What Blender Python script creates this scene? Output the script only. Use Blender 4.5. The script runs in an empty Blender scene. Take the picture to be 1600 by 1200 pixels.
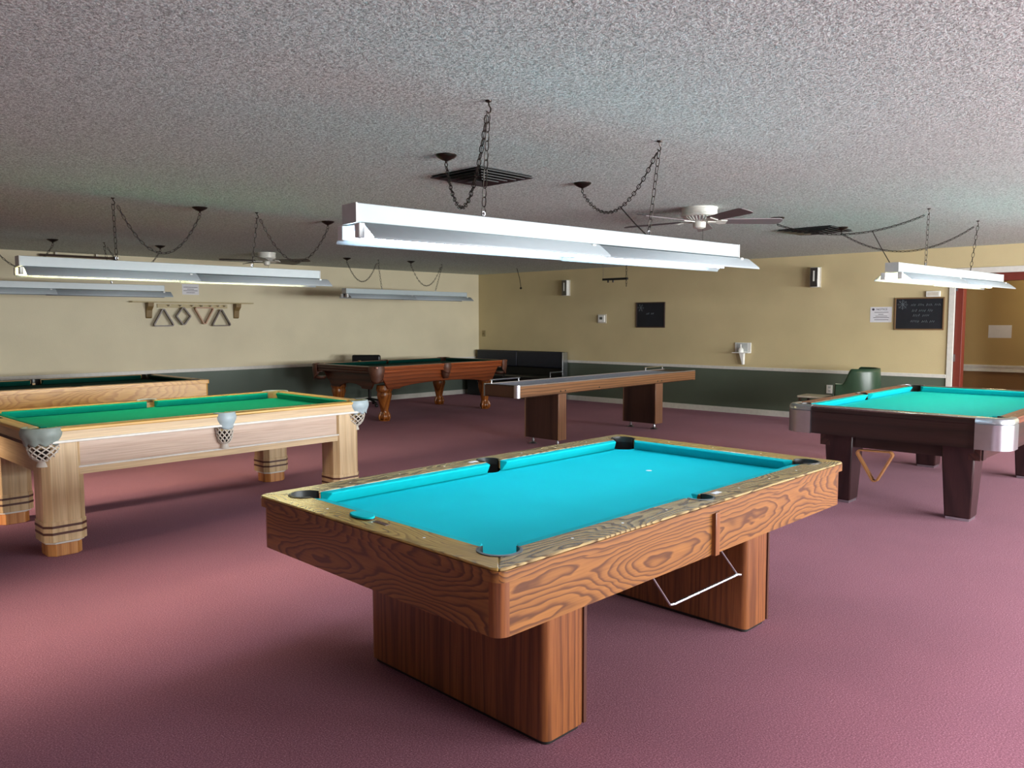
import bpy, math, random
from math import sin, cos, pi, radians as R, sqrt
from mathutils import Vector, Matrix
random.seed(7)
sc = bpy.context.scene
col = sc.collection
H = 2.552            # ceiling height
XW = 12.282          # far wall with the doorway (plane x = XW)
YW0, YM = 12.0395, -0.0658   # far wall with the triangle rack: y = YW0 + YM*(x-XW)
def ywall(x): return YW0 + YM*(x-XW)

# ------------------------------------------------------------------ materials
def lin(c):
    return tuple(((v/255)/12.92 if v/255 <= .04045 else ((v/255+.055)/1.055)**2.4) for v in c) + (1,)
def newmat(name):
    m = bpy.data.materials.new(name); m.use_nodes = True
    nt = m.node_tree; b = nt.nodes['Principled BSDF']
    return m, nt, b
def N(nt, t, **kw):
    n = nt.nodes.new(t)
    for k, v in kw.items():
        if k in n.inputs: n.inputs[k].default_value = v
        else: setattr(n, k, v)
    return n
def ramp(nt, stops):
    r = nt.nodes.new('ShaderNodeValToRGB')
    e = r.color_ramp.elements
    while len(e) < len(stops): e.new(.5)
    for i, (p, c) in enumerate(stops): e[i].position = p; e[i].color = c
    return r
def plain(name, rgb, rough=.5, metal=0, spec=.5, var=.06, scale=20, bump=0, bscale=200, coat=0):
    m, nt, b = newmat(name)
    tc = N(nt, 'ShaderNodeTexCoord')
    nz = N(nt, 'ShaderNodeTexNoise', Scale=scale, Detail=3.0)
    c = lin(rgb)
    rp = ramp(nt, [(.3, tuple(v*(1-var) for v in c[:3])+(1,)), (.7, tuple(min(1, v*(1+var)) for v in c[:3])+(1,))])
    nt.links.new(tc.outputs['Object'], nz.inputs['Vector'])
    nt.links.new(nz.outputs['Fac'], rp.inputs['Fac']); nt.links.new(rp.outputs['Color'], b.inputs['Base Color'])
    b.inputs['Roughness'].default_value = rough; b.inputs['Metallic'].default_value = metal
    b.inputs['Specular IOR Level'].default_value = spec; b.inputs['Coat Weight'].default_value = coat
    if bump:
        n2 = N(nt, 'ShaderNodeTexNoise', Scale=bscale, Detail=2.0)
        bp = N(nt, 'ShaderNodeBump', Strength=bump, Distance=.004)
        nt.links.new(tc.outputs['Object'], n2.inputs['Vector'])
        nt.links.new(n2.outputs['Fac'], bp.inputs['Height']); nt.links.new(bp.outputs['Normal'], b.inputs['Normal'])
    return m
def wood(name, dark, light, axis='x', freq=9, rough=.35, contrast=1.0, off=(0, 0, 0), dist=5.0, coat=.2, along=.22, band=(.15, .75)):
    m, nt, b = newmat(name)
    tc = N(nt, 'ShaderNodeTexCoord')
    s = {'x': (along, 1, 1), 'y': (1, along, 1), 'z': (1, 1, along)}[axis]
    mp = N(nt, 'ShaderNodeMapping', Scale=s, Location=off)
    nt.links.new(tc.outputs['Object'], mp.inputs['Vector'])
    wv = N(nt, 'ShaderNodeTexWave', wave_type='RINGS', rings_direction=axis.upper(), wave_profile='SAW', Scale=freq, Distortion=dist, Detail=1.6)
    wv.inputs['Detail Scale'].default_value = .55; wv.inputs['Detail Roughness'].default_value = .45
    nt.links.new(mp.outputs['Vector'], wv.inputs['Vector'])
    s2 = {'x': (3, 110, 110), 'y': (110, 3, 110), 'z': (110, 110, 3)}[axis]
    mp2 = N(nt, 'ShaderNodeMapping', Scale=s2); nt.links.new(tc.outputs['Object'], mp2.inputs['Vector'])
    nz = N(nt, 'ShaderNodeTexNoise', Scale=1.0, Detail=2.0); nt.links.new(mp2.outputs['Vector'], nz.inputs['Vector'])
    d, l = lin(dark), lin(light)
    mid = tuple(d[i]*.35+l[i]*.65 for i in range(3))+(1,)
    rp = ramp(nt, [(0, l), (band[0]+.35, mid), (band[1], tuple(d[i]*contrast+mid[i]*(1-contrast) for i in range(3))+(1,)), (1, l)])
    nt.links.new(wv.outputs['Fac'], rp.inputs['Fac'])
    mx = N(nt, 'ShaderNodeMixRGB', blend_type='MULTIPLY'); mx.inputs['Fac'].default_value = .45
    r2 = ramp(nt, [(.35, (.62, .56, .52, 1)), (.6, (1.05, 1.05, 1.05, 1))])
    nt.links.new(nz.outputs['Fac'], r2.inputs['Fac'])
    nt.links.new(rp.outputs['Color'], mx.inputs['Color1']); nt.links.new(r2.outputs['Color'], mx.inputs['Color2'])
    nt.links.new(mx.outputs['Color'], b.inputs['Base Color'])
    b.inputs['Roughness'].default_value = rough; b.inputs['Coat Weight'].default_value = coat; b.inputs['Coat Roughness'].default_value = .25
    return m
def oak(name, dark, light, axis='x', along=.30, scale=3.2, lines=13, rough=.35, coat=.25, off=(0, 0, 0), pores=.4, sharp=.62, wob=.045):
    """cathedral figure: contour lines of a stretched noise field"""
    m, nt, b = newmat(name)
    tc = N(nt, 'ShaderNodeTexCoord')
    s = {'x': (along, 1, 1), 'y': (1, along, 1), 'z': (1, 1, along)}[axis]
    mp = N(nt, 'ShaderNodeMapping', Scale=s, Location=off); nt.links.new(tc.outputs['Object'], mp.inputs['Vector'])
    n1 = N(nt, 'ShaderNodeTexNoise', Scale=scale, Detail=.6, Roughness=.4); nt.links.new(mp.outputs['Vector'], n1.inputs['Vector'])
    n2 = N(nt, 'ShaderNodeTexNoise', Scale=scale*7, Detail=1.0); nt.links.new(mp.outputs['Vector'], n2.inputs['Vector'])
    a = N(nt, 'ShaderNodeMath', operation='MULTIPLY_ADD'); a.inputs[1].default_value = wob
    nt.links.new(n2.outputs['Fac'], a.inputs[0]); nt.links.new(n1.outputs['Fac'], a.inputs[2])
    k = N(nt, 'ShaderNodeMath', operation='MULTIPLY'); k.inputs[1].default_value = lines*2.6; nt.links.new(a.outputs[0], k.inputs[0])
    fr = N(nt, 'ShaderNodeMath', operation='FRACT'); nt.links.new(k.outputs[0], fr.inputs[0])
    d, l = lin(dark), lin(light); mid = tuple(d[i]*.3+l[i]*.7 for i in range(3))+(1,)
    rp = ramp(nt, [(0, l), (sharp-.12, mid), (sharp+.16, d), (sharp+.25, d), (.97, mid), (1, l)])
    nt.links.new(fr.outputs[0], rp.inputs['Fac'])
    s2 = {'x': (5, 150, 150), 'y': (150, 5, 150), 'z': (150, 150, 5)}[axis]
    mp2 = N(nt, 'ShaderNodeMapping', Scale=s2); nt.links.new(tc.outputs['Object'], mp2.inputs['Vector'])
    nz = N(nt, 'ShaderNodeTexNoise', Scale=1.0, Detail=2.0); nt.links.new(mp2.outputs['Vector'], nz.inputs['Vector'])
    mx = N(nt, 'ShaderNodeMixRGB', blend_type='MULTIPLY'); mx.inputs['Fac'].default_value = pores
    r2 = ramp(nt, [(.35, (.6, .52, .48, 1)), (.6, (1.08, 1.08, 1.08, 1))]); nt.links.new(nz.outputs['Fac'], r2.inputs['Fac'])
    nt.links.new(rp.outputs['Color'], mx.inputs['Color1']); nt.links.new(r2.outputs['Color'], mx.inputs['Color2'])
    nt.links.new(mx.outputs['Color'], b.inputs['Base Color'])
    b.inputs['Roughness'].default_value = rough; b.inputs['Coat Weight'].default_value = coat; b.inputs['Coat Roughness'].default_value = .25
    return m
def emit(name, rgb, strength):
    m, nt, b = newmat(name)
    c = lin(rgb)
    b.inputs['Base Color'].default_value = c
    b.inputs['Emission Color'].default_value = c; b.inputs['Emission Strength'].default_value = strength
    return m
def two_tone_wall(name, upper, lower, split):
    m, nt, b = newmat(name)
    tc = N(nt, 'ShaderNodeTexCoord'); sp = N(nt, 'ShaderNodeSeparateXYZ')
    nt.links.new(tc.outputs['Object'], sp.inputs['Vector'])
    gt = N(nt, 'ShaderNodeMath', operation='GREATER_THAN'); gt.inputs[1].default_value = split
    nt.links.new(sp.outputs['Z'], gt.inputs[0])
    nz = N(nt, 'ShaderNodeTexNoise', Scale=1.3, Detail=3.0); nt.links.new(tc.outputs['Object'], nz.inputs['Vector'])
    mx = N(nt, 'ShaderNodeMixRGB'); mx.inputs['Color1'].default_value = lin(lower); mx.inputs['Color2'].default_value = lin(upper)
    nt.links.new(gt.outputs[0], mx.inputs['Fac'])
    ml = N(nt, 'ShaderNodeMixRGB', blend_type='MULTIPLY'); ml.inputs['Fac'].default_value = 1
    rp = ramp(nt, [(.3, (.93, .93, .93, 1)), (.7, (1.04, 1.04, 1.04, 1))])
    nt.links.new(nz.outputs['Fac'], rp.inputs['Fac'])
    nt.links.new(mx.outputs['Color'], ml.inputs['Color1']); nt.links.new(rp.outputs['Color'], ml.inputs['Color2'])
    nt.links.new(ml.outputs['Color'], b.inputs['Base Color'])
    n2 = N(nt, 'ShaderNodeTexNoise', Scale=55.0, Detail=2.0); nt.links.new(tc.outputs['Object'], n2.inputs['Vector'])
    bp = N(nt, 'ShaderNodeBump', Strength=.25, Distance=.006)
    nt.links.new(n2.outputs['Fac'], bp.inputs['Height']); nt.links.new(bp.outputs['Normal'], b.inputs['Normal'])
    b.inputs['Roughness'].default_value = .55; b.inputs['Specular IOR Level'].default_value = .3
    return m
def carpet_mat():
    m, nt, b = newmat('mauve carpet')
    tc = N(nt, 'ShaderNodeTexCoord')
    nz = N(nt, 'ShaderNodeTexNoise', Scale=150.0, Detail=3.0, Roughness=.8); nt.links.new(tc.outputs['Object'], nz.inputs['Vector'])
    nb = N(nt, 'ShaderNodeTexNoise', Scale=1.1, Detail=3.0); nt.links.new(tc.outputs['Object'], nb.inputs['Vector'])
    rp = ramp(nt, [(.3, lin((86, 46, 58))), (.5, lin((124, 75, 90))), (.72, lin((170, 120, 134)))])
    nt.links.new(nz.outputs['Fac'], rp.inputs['Fac'])
    mx = N(nt, 'ShaderNodeMixRGB', blend_type='MULTIPLY'); mx.inputs['Fac'].default_value = 1
    r2 = ramp(nt, [(.3, (.86, .84, .84, 1)), (.7, (1.06, 1.04, 1.02, 1))]); nt.links.new(nb.outputs['Fac'], r2.inputs['Fac'])
    nt.links.new(rp.outputs['Color'], mx.inputs['Color1']); nt.links.new(r2.outputs['Color'], mx.inputs['Color2'])
    nt.links.new(mx.outputs['Color'], b.inputs['Base Color'])
    b.inputs['Roughness'].default_value = .95; b.inputs['Specular IOR Level'].default_value = .1
    b.inputs['Sheen Weight'].default_value = .25; b.inputs['Sheen Tint'].default_value = lin((200, 160, 175))
    bp = N(nt, 'ShaderNodeBump', Strength=.5, Distance=.004)
    nt.links.new(nz.outputs['Fac'], bp.inputs['Height']); nt.links.new(bp.outputs['Normal'], b.inputs['Normal'])
    return m
def popcorn_mat():
    m, nt, b = newmat('popcorn ceiling')
    tc = N(nt, 'ShaderNodeTexCoord')
    nz = N(nt, 'ShaderNodeTexNoise', Scale=75.0, Detail=3.0, Roughness=.65); nt.links.new(tc.outputs['Object'], nz.inputs['Vector'])
    rp = ramp(nt, [(.32, lin((146, 153, 150))), (.5, lin((200, 208, 205))), (.7, lin((238, 246, 243)))])
    nt.links.new(nz.outputs['Fac'], rp.inputs['Fac'])
    nt.links.new(rp.outputs['Color'], b.inputs['Base Color'])
    bp = N(nt, 'ShaderNodeBump', Strength=.7, Distance=.008)
    nt.links.new(nz.outputs['Fac'], bp.inputs['Height']); nt.links.new(bp.outputs['Normal'], b.inputs['Normal'])
    b.inputs['Roughness'].default_value = .9; b.inputs['Specular IOR Level'].default_value = .15
    return m

M = {}
M['carpet'] = carpet_mat(); M['ceiling'] = popcorn_mat()
M['wall'] = two_tone_wall('tan wall over green wainscot', (204, 188, 146), (92, 102, 88), .75)
M['wall_lit'] = two_tone_wall('lit copy of tan wall over green wainscot', (218, 208, 178), (98, 110, 100), .75)  # same wall made paler: the stronger light on it is put into the colour
M['hallwall'] = two_tone_wall('tan hall wall over brown', (180, 154, 104), (140, 106, 68), .80)
M['rearwall'] = plain('darkened unseen rear wall', (92, 72, 54), .6)  # unseen wall, toned dark so it throws little light onto the table ends
M['trim'] = plain('white painted trim', (214, 212, 204), .45)
M['redframe'] = plain('dark red painted door frame', (112, 44, 32), .45)
oak_d, oak_l = (90, 54, 26), (148, 98, 46)
for a in 'xyz':
    M['oak_'+a] = oak('honey oak grain '+a, oak_d if a != 'z' else (104, 60, 32), oak_l if a != 'z' else (136, 82, 42), a, off=(.3, .21, .17), along=.28 if a != 'z' else .05, scale=4.2 if a != 'z' else 5, lines=11 if a != 'z' else 5, pores=.35 if a != 'z' else .55)
M['oakrail_x'] = oak('oak rail top x', (100, 78, 52), (188, 162, 112), 'x', rough=.25, coat=.5, off=(.1, .4, .1), scale=5, lines=12, along=.3)
M['oakrail_y'] = oak('oak rail top y', (150, 118, 58), (194, 158, 82), 'y', rough=.25, coat=.5, off=(.4, .2, .1), scale=5, lines=12, along=.3)
for a in 'xyz':
    M['maple_'+a] = wood('pale maple grain '+a, (184, 154, 110), (206, 180, 138), a, freq=5, dist=3, contrast=.6, rough=.4, along=.12)
M['maple_pink'] = wood('pinkish washed maple panel', (180, 152, 130), (198, 174, 154), 'x', freq=5, dist=4, contrast=.6, along=.12)
M['maple_foot'] = wood('amber wood foot', (168, 106, 52), (196, 138, 80), 'z', freq=6, dist=2)
M['yellowrail_x'] = wood('yellow lacquered rail x', (196, 146, 56), (224, 182, 92), 'x', freq=6, dist=3, contrast=.6)
M['yellowrail_y'] = wood('yellow lacquered rail y', (196, 146, 56), (224, 182, 92), 'y', freq=6, dist=3, contrast=.6)
M['inlay'] = plain('dark walnut inlay', (78, 44, 34), .4)
M['goldoak_x'] = oak('golden oak grain x', (186, 138, 72), (208, 164, 92), 'x', scale=4, lines=8, along=.3)
M['goldoak_y'] = oak('golden oak grain y', (186, 138, 72), (208, 164, 92), 'y', scale=4, lines=8, along=.3)
M['goldoak_z'] = oak('golden oak grain z', (186, 138, 72), (208, 164, 92), 'z', scale=4, lines=8, along=.3)
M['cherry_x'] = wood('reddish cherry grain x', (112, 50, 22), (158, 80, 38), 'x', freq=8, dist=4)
M['cherry_y_shaded'] = wood('shaded cherry grain y', (66, 32, 20), (92, 48, 30), 'y', freq=8, dist=4)  # darker copy of the cherry: shade on the table ends painted in
M['cherry_z'] = wood('amber carved leg wood', (122, 66, 24), (176, 104, 44), 'z', freq=7, dist=4, rough=.25, coat=.6)
M['mahog_x'] = wood('dark mahogany x', (40, 22, 20), (66, 36, 32), 'x', freq=7, dist=3, rough=.3)
M['mahog_y_shaded'] = wood('shaded dark mahogany y', (30, 18, 17), (46, 27, 25), 'y', freq=7, dist=3, rough=.3)  # darker than the side copy, with the end shade put into the colour
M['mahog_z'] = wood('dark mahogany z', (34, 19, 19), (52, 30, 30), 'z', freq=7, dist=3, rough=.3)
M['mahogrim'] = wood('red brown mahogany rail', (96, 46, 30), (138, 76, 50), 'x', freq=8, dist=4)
M['walnut_x'] = wood('walnut laminate x', (92, 62, 40), (142, 100, 66), 'x', freq=10, dist=4)
M['walnut_z'] = wood('walnut laminate z', (100, 68, 50), (146, 106, 80), 'z', freq=8, dist=3)
M['walnut_dark'] = wood('dark walnut panel', (54, 34, 28), (78, 52, 42), 'z', freq=7, dist=3)
M['turq'] = plain('turquoise pool cloth', (0, 184, 192), .85, spec=.15, var=.03, scale=3, bump=.1, bscale=900)
M['turq_side'] = plain('turquoise cushion cloth', (0, 172, 180), .85, spec=.15, var=.03)
M['turq5'] = plain('sea turquoise pool cloth', (0, 176, 188), .85, spec=.15, var=.03)
M['green2'] = plain('emerald pool cloth', (8, 150, 126), .9, spec=.1, var=.05, bump=.1, bscale=900)
M['dkgreen'] = plain('dark bottle green cloth', (6, 62, 54), .9, spec=.1, var=.05)
M['blackplastic'] = plain('black plastic', (26, 25, 24), .4)
M['greyrim'] = plain('grey rubber pocket rim', (52, 52, 51), .4)
M['darkrim'] = plain('black rubber pocket rim', (38, 37, 36), .35)
M['chrome'] = plain('polished chrome', (225, 228, 232), .16, metal=1, var=.02)
M['brushed'] = plain('brushed steel', (190, 194, 200), .3, metal=1, var=.04)
M['whitemetal'] = plain('white enamel metal', (178, 191, 194), .35, var=.02)
M['reflector'] = plain('white enamel reflector', (172, 182, 188), .4, var=.02)
M['endplate'] = plain('grey end plate', (186, 190, 188), .45)
M['socket'] = plain('white plastic socket', (215, 218, 216), .4)
M['chain'] = plain('dark bronze chain', (48, 43, 38), .4, metal=.6)
M['bronze'] = plain('dark bronze canopy', (56, 48, 44), .28, metal=.8)
M['cable'] = plain('brown lamp cord', (40, 34, 30), .5)
M['tube_cool'] = emit('cool lit tube', (214, 238, 255), 25)
M['tube_warm'] = emit('warm lit tube', (255, 242, 180), 28)
M['tube_off'] = plain('unlit tube', (205, 210, 212), .2)
M['fanwhite'] = plain('white fan enamel', (218, 218, 208), .35)
M['fanblade'] = plain('grey brown fan blade', (120, 110, 112), .45)
M['fanblade_dark'] = plain('dark brown fan blade', (70, 60, 54), .45)
M['vent'] = plain('dark grey vent metal', (84, 84, 84), .35, metal=.6)
M['ventdark'] = plain('vent shadow interior', (14, 14, 14), .8)
M['leather_grey'] = plain('grey green leather', (128, 140, 134), .5, var=.12, scale=12)
M['leather_blue'] = plain('pale blue grey leather', (160, 178, 184), .45, var=.08, scale=12)
M['net'] = plain('white pocket netting', (196, 190, 178), .7)
M['leather_brown'] = plain('brown leather', (92, 56, 40), .5, var=.15, scale=14)
M['felt_grey'] = plain('speckled blue grey board', (190, 202, 228), .6, var=.2, scale=60)
M['greystrip'] = plain('grey metal edge', (150, 146, 146), .3, metal=.4)
M['vinyl'] = plain('navy black vinyl', (26, 30, 44), .45, var=.15)
M['vinyl_seat'] = plain('black vinyl seat', (16, 17, 20), .35, var=.1)
M['greenshell'] = plain('dark green moulded shell', (42, 66, 48), .35, var=.06)
M['piping'] = plain('pale edge piping', (176, 180, 160), .4)
M['paper'] = plain('white paper', (222, 222, 226), .7, var=.02)
M['ink'] = plain('dark print', (70, 66, 76), .8)
M['chalkboard'] = plain('black chalkboard', (24, 27, 34), .6, var=.2, scale=6)
M['chalk'] = plain('faded chalk', (86, 92, 96), .9)
M['boardframe'] = plain('brown wood frame', (120, 92, 60), .5)
M['framedark'] = plain('dark brown frame', (62, 46, 40), .5)
M['beigeplastic'] = plain('beige plastic', (206, 200, 184), .45)
M['tanplastic'] = plain('tan plastic plate', (150, 136, 98), .5)
M['lcd'] = plain('grey display', (74, 80, 78), .3)
M['racktan'] = plain('tan painted shelf', (184, 168, 124), .5)
M['rackbrown'] = plain('tan brown bracket', (132, 108, 66), .5)
M['trianglebrown'] = plain('dark brown rack wood', (74, 50, 32), .35)
M['triangletan'] = plain('tan rack wood', (160, 112, 70), .35)
M['triangleyellow'] = plain('yellow rack plastic', (212, 152, 40), .35)
M['darkrod'] = plain('dark brown rod wood', (62, 44, 34), .45)
M['white'] = plain('bright white plastic', (232, 232, 226), .4)
M['smoke'] = plain('smoked mirror', (96, 92, 90), .18, metal=.7)
M['glass'] = None
m, nt, b = newmat('window glass'); b.inputs['Transmission Weight'].default_value = 1; b.inputs['Roughness'].default_value = 0; b.inputs['IOR'].default_value = 1.02
M['glass'] = m

# ------------------------------------------------------------------ mesh helper
class MB:
    def __init__(s): s.v = []; s.f = []
    def add(s, vs, fs):
        b = len(s.v); s.v += [tuple(v) for v in vs]; s.f += [tuple(b+i for i in f) for f in fs]; return s
    def box(s, x0, x1, y0, y1, z0, z1):
        return s.add([(x0,y0,z0),(x1,y0,z0),(x1,y1,z0),(x0,y1,z0),(x0,y0,z1),(x1,y0,z1),(x1,y1,z1),(x0,y1,z1)],
                     [(0,3,2,1),(4,5,6,7),(0,1,5,4),(1,2,6,5),(2,3,7,6),(3,0,4,7)])
    def prism(s, poly, a, b, M=lambda u, v, w: (u, v, w), poly2=None):
        n = len(poly); p2 = poly2 or poly
        vs = [M(u, v, a) for u, v in poly]+[M(u, v, b) for u, v in p2]
        fs = [tuple(range(n-1, -1, -1)), tuple(range(n, 2*n))]+[(i, (i+1) % n, n+(i+1) % n, n+i) for i in range(n)]
        return s.add(vs, fs)
    def tube(s, pts, r, n=8, closed=False, cap=True):
        pts = [Vector(p) for p in pts]; m = len(pts); rings = []
        up = None
        for i, p in enumerate(pts):
            if closed: t = (pts[(i+1) % m]-pts[i-1])
            else: t = pts[min(i+1, m-1)]-pts[max(i-1, 0)]
            t.normalize()
            if up is None:
                up = Vector((0, 0, 1)) if abs(t.z) < .9 else Vector((1, 0, 0))
            a = t.cross(up)
            if a.length < 1e-4: a = t.cross(Vector((0, 1, 0)))
            a.normalize(); bb = a.cross(t).normalized(); up = bb
            rr = r[i] if isinstance(r, (list, tuple)) else r
            rings.append([p+a*rr*cos(2*pi*k/n)+bb*rr*sin(2*pi*k/n) for k in range(n)])
        vs = [v for g in rings for v in g]; fs = []
        for i in range(m if closed else m-1):
            j = (i+1) % m
            for k in range(n): fs.append((i*n+k, i*n+(k+1) % n, j*n+(k+1) % n, j*n+k))
        if not closed and cap: fs += [tuple(range(n-1, -1, -1)), tuple((m-1)*n+k for k in range(n))]
        return s.add(vs, fs)
    def lathe(s, prof, c=(0, 0), n=24, a0=0, a1=2*pi, sq=0):
        full = abs(a1-a0-2*pi) < 1e-6; k = n if full else n+1; vs = []
        for r, z in prof:
            for i in range(k):
                a = a0+(a1-a0)*i/n
                q = 1+sq*(cos(4*a-pi)*.5+.5) if sq else 1
                vs.append((c[0]+r*q*cos(a), c[1]+r*q*sin(a), z))
        fs = []
        for j in range(len(prof)-1):
            for i in range(n):
                i2 = (i+1) % k
                fs.append((j*k+i, j*k+i2, (j+1)*k+i2, (j+1)*k+i))
        if full:
            if prof[0][0] > 1e-5: fs.append(tuple(range(k-1, -1, -1)))
            if prof[-1][0] > 1e-5: fs.append(tuple((len(prof)-1)*k+i for i in range(k)))
        return s.add(vs, fs)
    def sweep(s, prof, path, closed=False):
        """prof: (inward offset, z) closed outline; path: 2D points, inward = left normal"""
        m = len(path); n = len(prof); vs = []
        for i, p in enumerate(path):
            p = Vector(p)
            if closed: a, c = Vector(path[i-1]), Vector(path[(i+1) % m])
            else: a, c = Vector(path[max(i-1, 0)]), Vector(path[min(i+1, m-1)])
            t1 = (p-a).normalized() if (p-a).length > 1e-9 else (c-p).normalized()
            t2 = (c-p).normalized() if (c-p).length > 1e-9 else t1
            t = (t1+t2).normalized(); nn = Vector((-t.y, t.x)); k = 1/max(.3, t.dot(t1))
            for o, z in prof: vs.append((p.x+nn.x*o*k, p.y+nn.y*o*k, z))
        fs = []
        for i in range(m if closed else m-1):
            j = (i+1) % m
            for k in range(n): fs.append((i*n+k, j*n+k, j*n+(k+1) % n, i*n+(k+1) % n))
        if not closed: fs += [tuple(range(n)), tuple((m-1)*n+k for k in range(n-1, -1, -1))]
        return s.add(vs, fs)
    def build(s, name, mat, parent=None, bevel=0, seg=2, solid=0, ang=35, label=None, subd=0):
        me = bpy.data.meshes.new(name); me.from_pydata(s.v, [], s.f); me.validate(); 
        import bmesh
        bm = bmesh.new(); bm.from_mesh(me); bmesh.ops.recalc_face_normals(bm, faces=bm.faces[:]); bm.to_mesh(me); bm.free()
        me.polygons.foreach_set('use_smooth', [True]*len(me.polygons)); me.set_sharp_from_angle(angle=R(ang))
        me.materials.append(mat)
        o = bpy.data.objects.new(name, me); col.objects.link(o)
        if parent: o.parent = parent
        if solid:
            md = o.modifiers.new('Solidify', 'SOLIDIFY'); md.thickness = solid; md.offset = 0
        if bevel:
            md = o.modifiers.new('Bevel', 'BEVEL'); md.width = bevel; md.segments = seg; md.limit_method = 'ANGLE'; md.angle_limit = R(40)
        if subd:
            md = o.modifiers.new('Subsurf', 'SUBSURF'); md.levels = subd; md.render_levels = subd
        if label: o['label'] = label
        return o
def tag(o, label, cat, group=None):
    o['label'] = label; o['category'] = cat
    if group: o['group'] = group
    return o
def thing(name, label, cat, loc=(0, 0, 0), rz=0, group=None):
    o = bpy.data.objects.new(name, None); col.objects.link(o); o.empty_display_size = .1
    o.location = loc; o.rotation_euler = (0, 0, rz)
    return tag(o, label, cat, group)
def struct(o): o['kind'] = 'structure'; return o
def copy_tree(o, parent=None):
    c = o.copy(); col.objects.link(c)
    if parent: c.parent = parent
    for ch in o.children: copy_tree(ch, c)
    return c
def arc(cx, cy, r, a0, a1, n):
    return [(cx+r*cos(a0+(a1-a0)*i/n), cy+r*sin(a0+(a1-a0)*i/n)) for i in range(n+1)]
def rrect(x0, x1, y0, y1, r, n=6):
    return arc(x1-r, y0+r, r, -pi/2, 0, n)+arc(x1-r, y1-r, r, 0, pi/2, n)+arc(x0+r, y1-r, r, pi/2, pi, n)+arc(x0+r, y0+r, r, pi, 1.5*pi, n)

# ------------------------------------------------------------------ room shell
X0, Y0 = -4.0, -5.0
def hall_floor():
    struct(MB().add([(X0, Y0, 0), (14.2, Y0, 0), (14.2, 13.3, 0), (X0, 13.3, 0)], [(0, 1, 2, 3)]).build('floor', M['carpet']))
hall_floor()
struct(MB().box(X0, XW+.14, Y0, 13.3, H, H+.05).build('ceiling', M['ceiling']))
# far wall carrying the triangle rack
yl, yr = ywall(X0), ywall(XW+.2)
struct(MB().prism([(X0, yl), (XW+.14, yr), (XW+.14, yr+.15), (X0, yl+.15)], 0, H).build('wall_left', M['wall_lit']))
# wall with the doorway
DY0, DY1, DZ = 1.62, 2.79, 2.185
w = MB().box(XW, XW+.14, DY1, yr+.1, 0, H).box(XW, XW+.14, Y0, DY0, 0, H).box(XW, XW+.14, DY0, DY1, DZ, H)
struct(w.build('wall_right', M['wall']))
# wall behind the camera and the window wall
RWIN = [(-2.4, 1.0), (3.55, 5.1), (6.8, 8.6)]
RZ0, RZ1 = .35, 2.1
w = MB(); ys = [Y0]+[v for p in RWIN for v in p]+[yl]
for i in range(0, len(ys), 2): w.box(X0-.15, X0, ys[i], ys[i+1], 0, H)
for a, b_ in RWIN: w.box(X0-.15, X0, a, b_, 0, RZ0).box(X0-.15, X0, a, b_, RZ1, H)
struct(w.build('wall_rear', M['rearwall']))
for i, (a, b_) in enumerate(RWIN):
    f = MB().box(X0-.1, X0-.04, a, b_, RZ0, RZ0+.05).box(X0-.1, X0-.04, a, b_, RZ1-.05, RZ1).box(X0-.1, X0-.04, a, a+.05, RZ0+.05, RZ1-.05).box(X0-.1, X0-.04, b_-.05, b_, RZ0+.05, RZ1-.05)
    struct(f.build('window_%d' % (i+4), M['trim']))
WIN = [(2.2, 4.6), (5.6, 8.0), (9.0, 11.4)]
WZ0, WZ1 = .85, 2.05
w = MB(); xs = [X0]+[v for p in WIN for v in p]+[XW+.14]
for i in range(0, len(xs), 2): w.box(xs[i], xs[i+1], Y0-.15, Y0, 0, H)
for a, b_ in WIN: w.box(a, b_, Y0-.15, Y0, 0, WZ0).box(a, b_, Y0-.15, Y0, WZ1, H)
struct(w.build('wall_front', M['wall']))
for i, (a, b_) in enumerate(WIN):
    f = MB().box(a, b_, Y0-.1, Y0-.04, WZ0, WZ0+.05).box(a, b_, Y0-.1, Y0-.04, WZ1-.05, WZ1).box(a, a+.05, Y0-.1, Y0-.04, WZ0+.05, WZ1-.05).box(b_-.05, b_, Y0-.1, Y0-.04, WZ0+.05, WZ1-.05).box((a+b_)/2-.025, (a+b_)/2+.025, Y0-.1, Y0-.04, WZ0+.05, WZ1-.05)
    wf = struct(f.build('window_%d' % (i+1), M['trim']))
# chair rails and baseboards
def wall_strip(name, z0, z1, d, left=True):
    if left:
        p = [(X0, ywall(X0)-d), (XW, ywall(XW)-d), (XW, ywall(XW)+.001), (X0, ywall(X0)+.001)]
        return struct(MB().prism(p, z0, z1).build(name, M['trim'], bevel=.004))
    return struct(MB().box(XW-d, XW+.001, DY1+.07, ywall(XW)-.02, z0, z1).build(name, M['trim'], bevel=.004))
wall_strip('trim_1', .735, .79, .022); wall_strip('trim_2', .735, .785, .022, False)
wall_strip('baseboard_left', 0, .095, .016); wall_strip('baseboard_right', 0, .095, .016, False)
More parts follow.
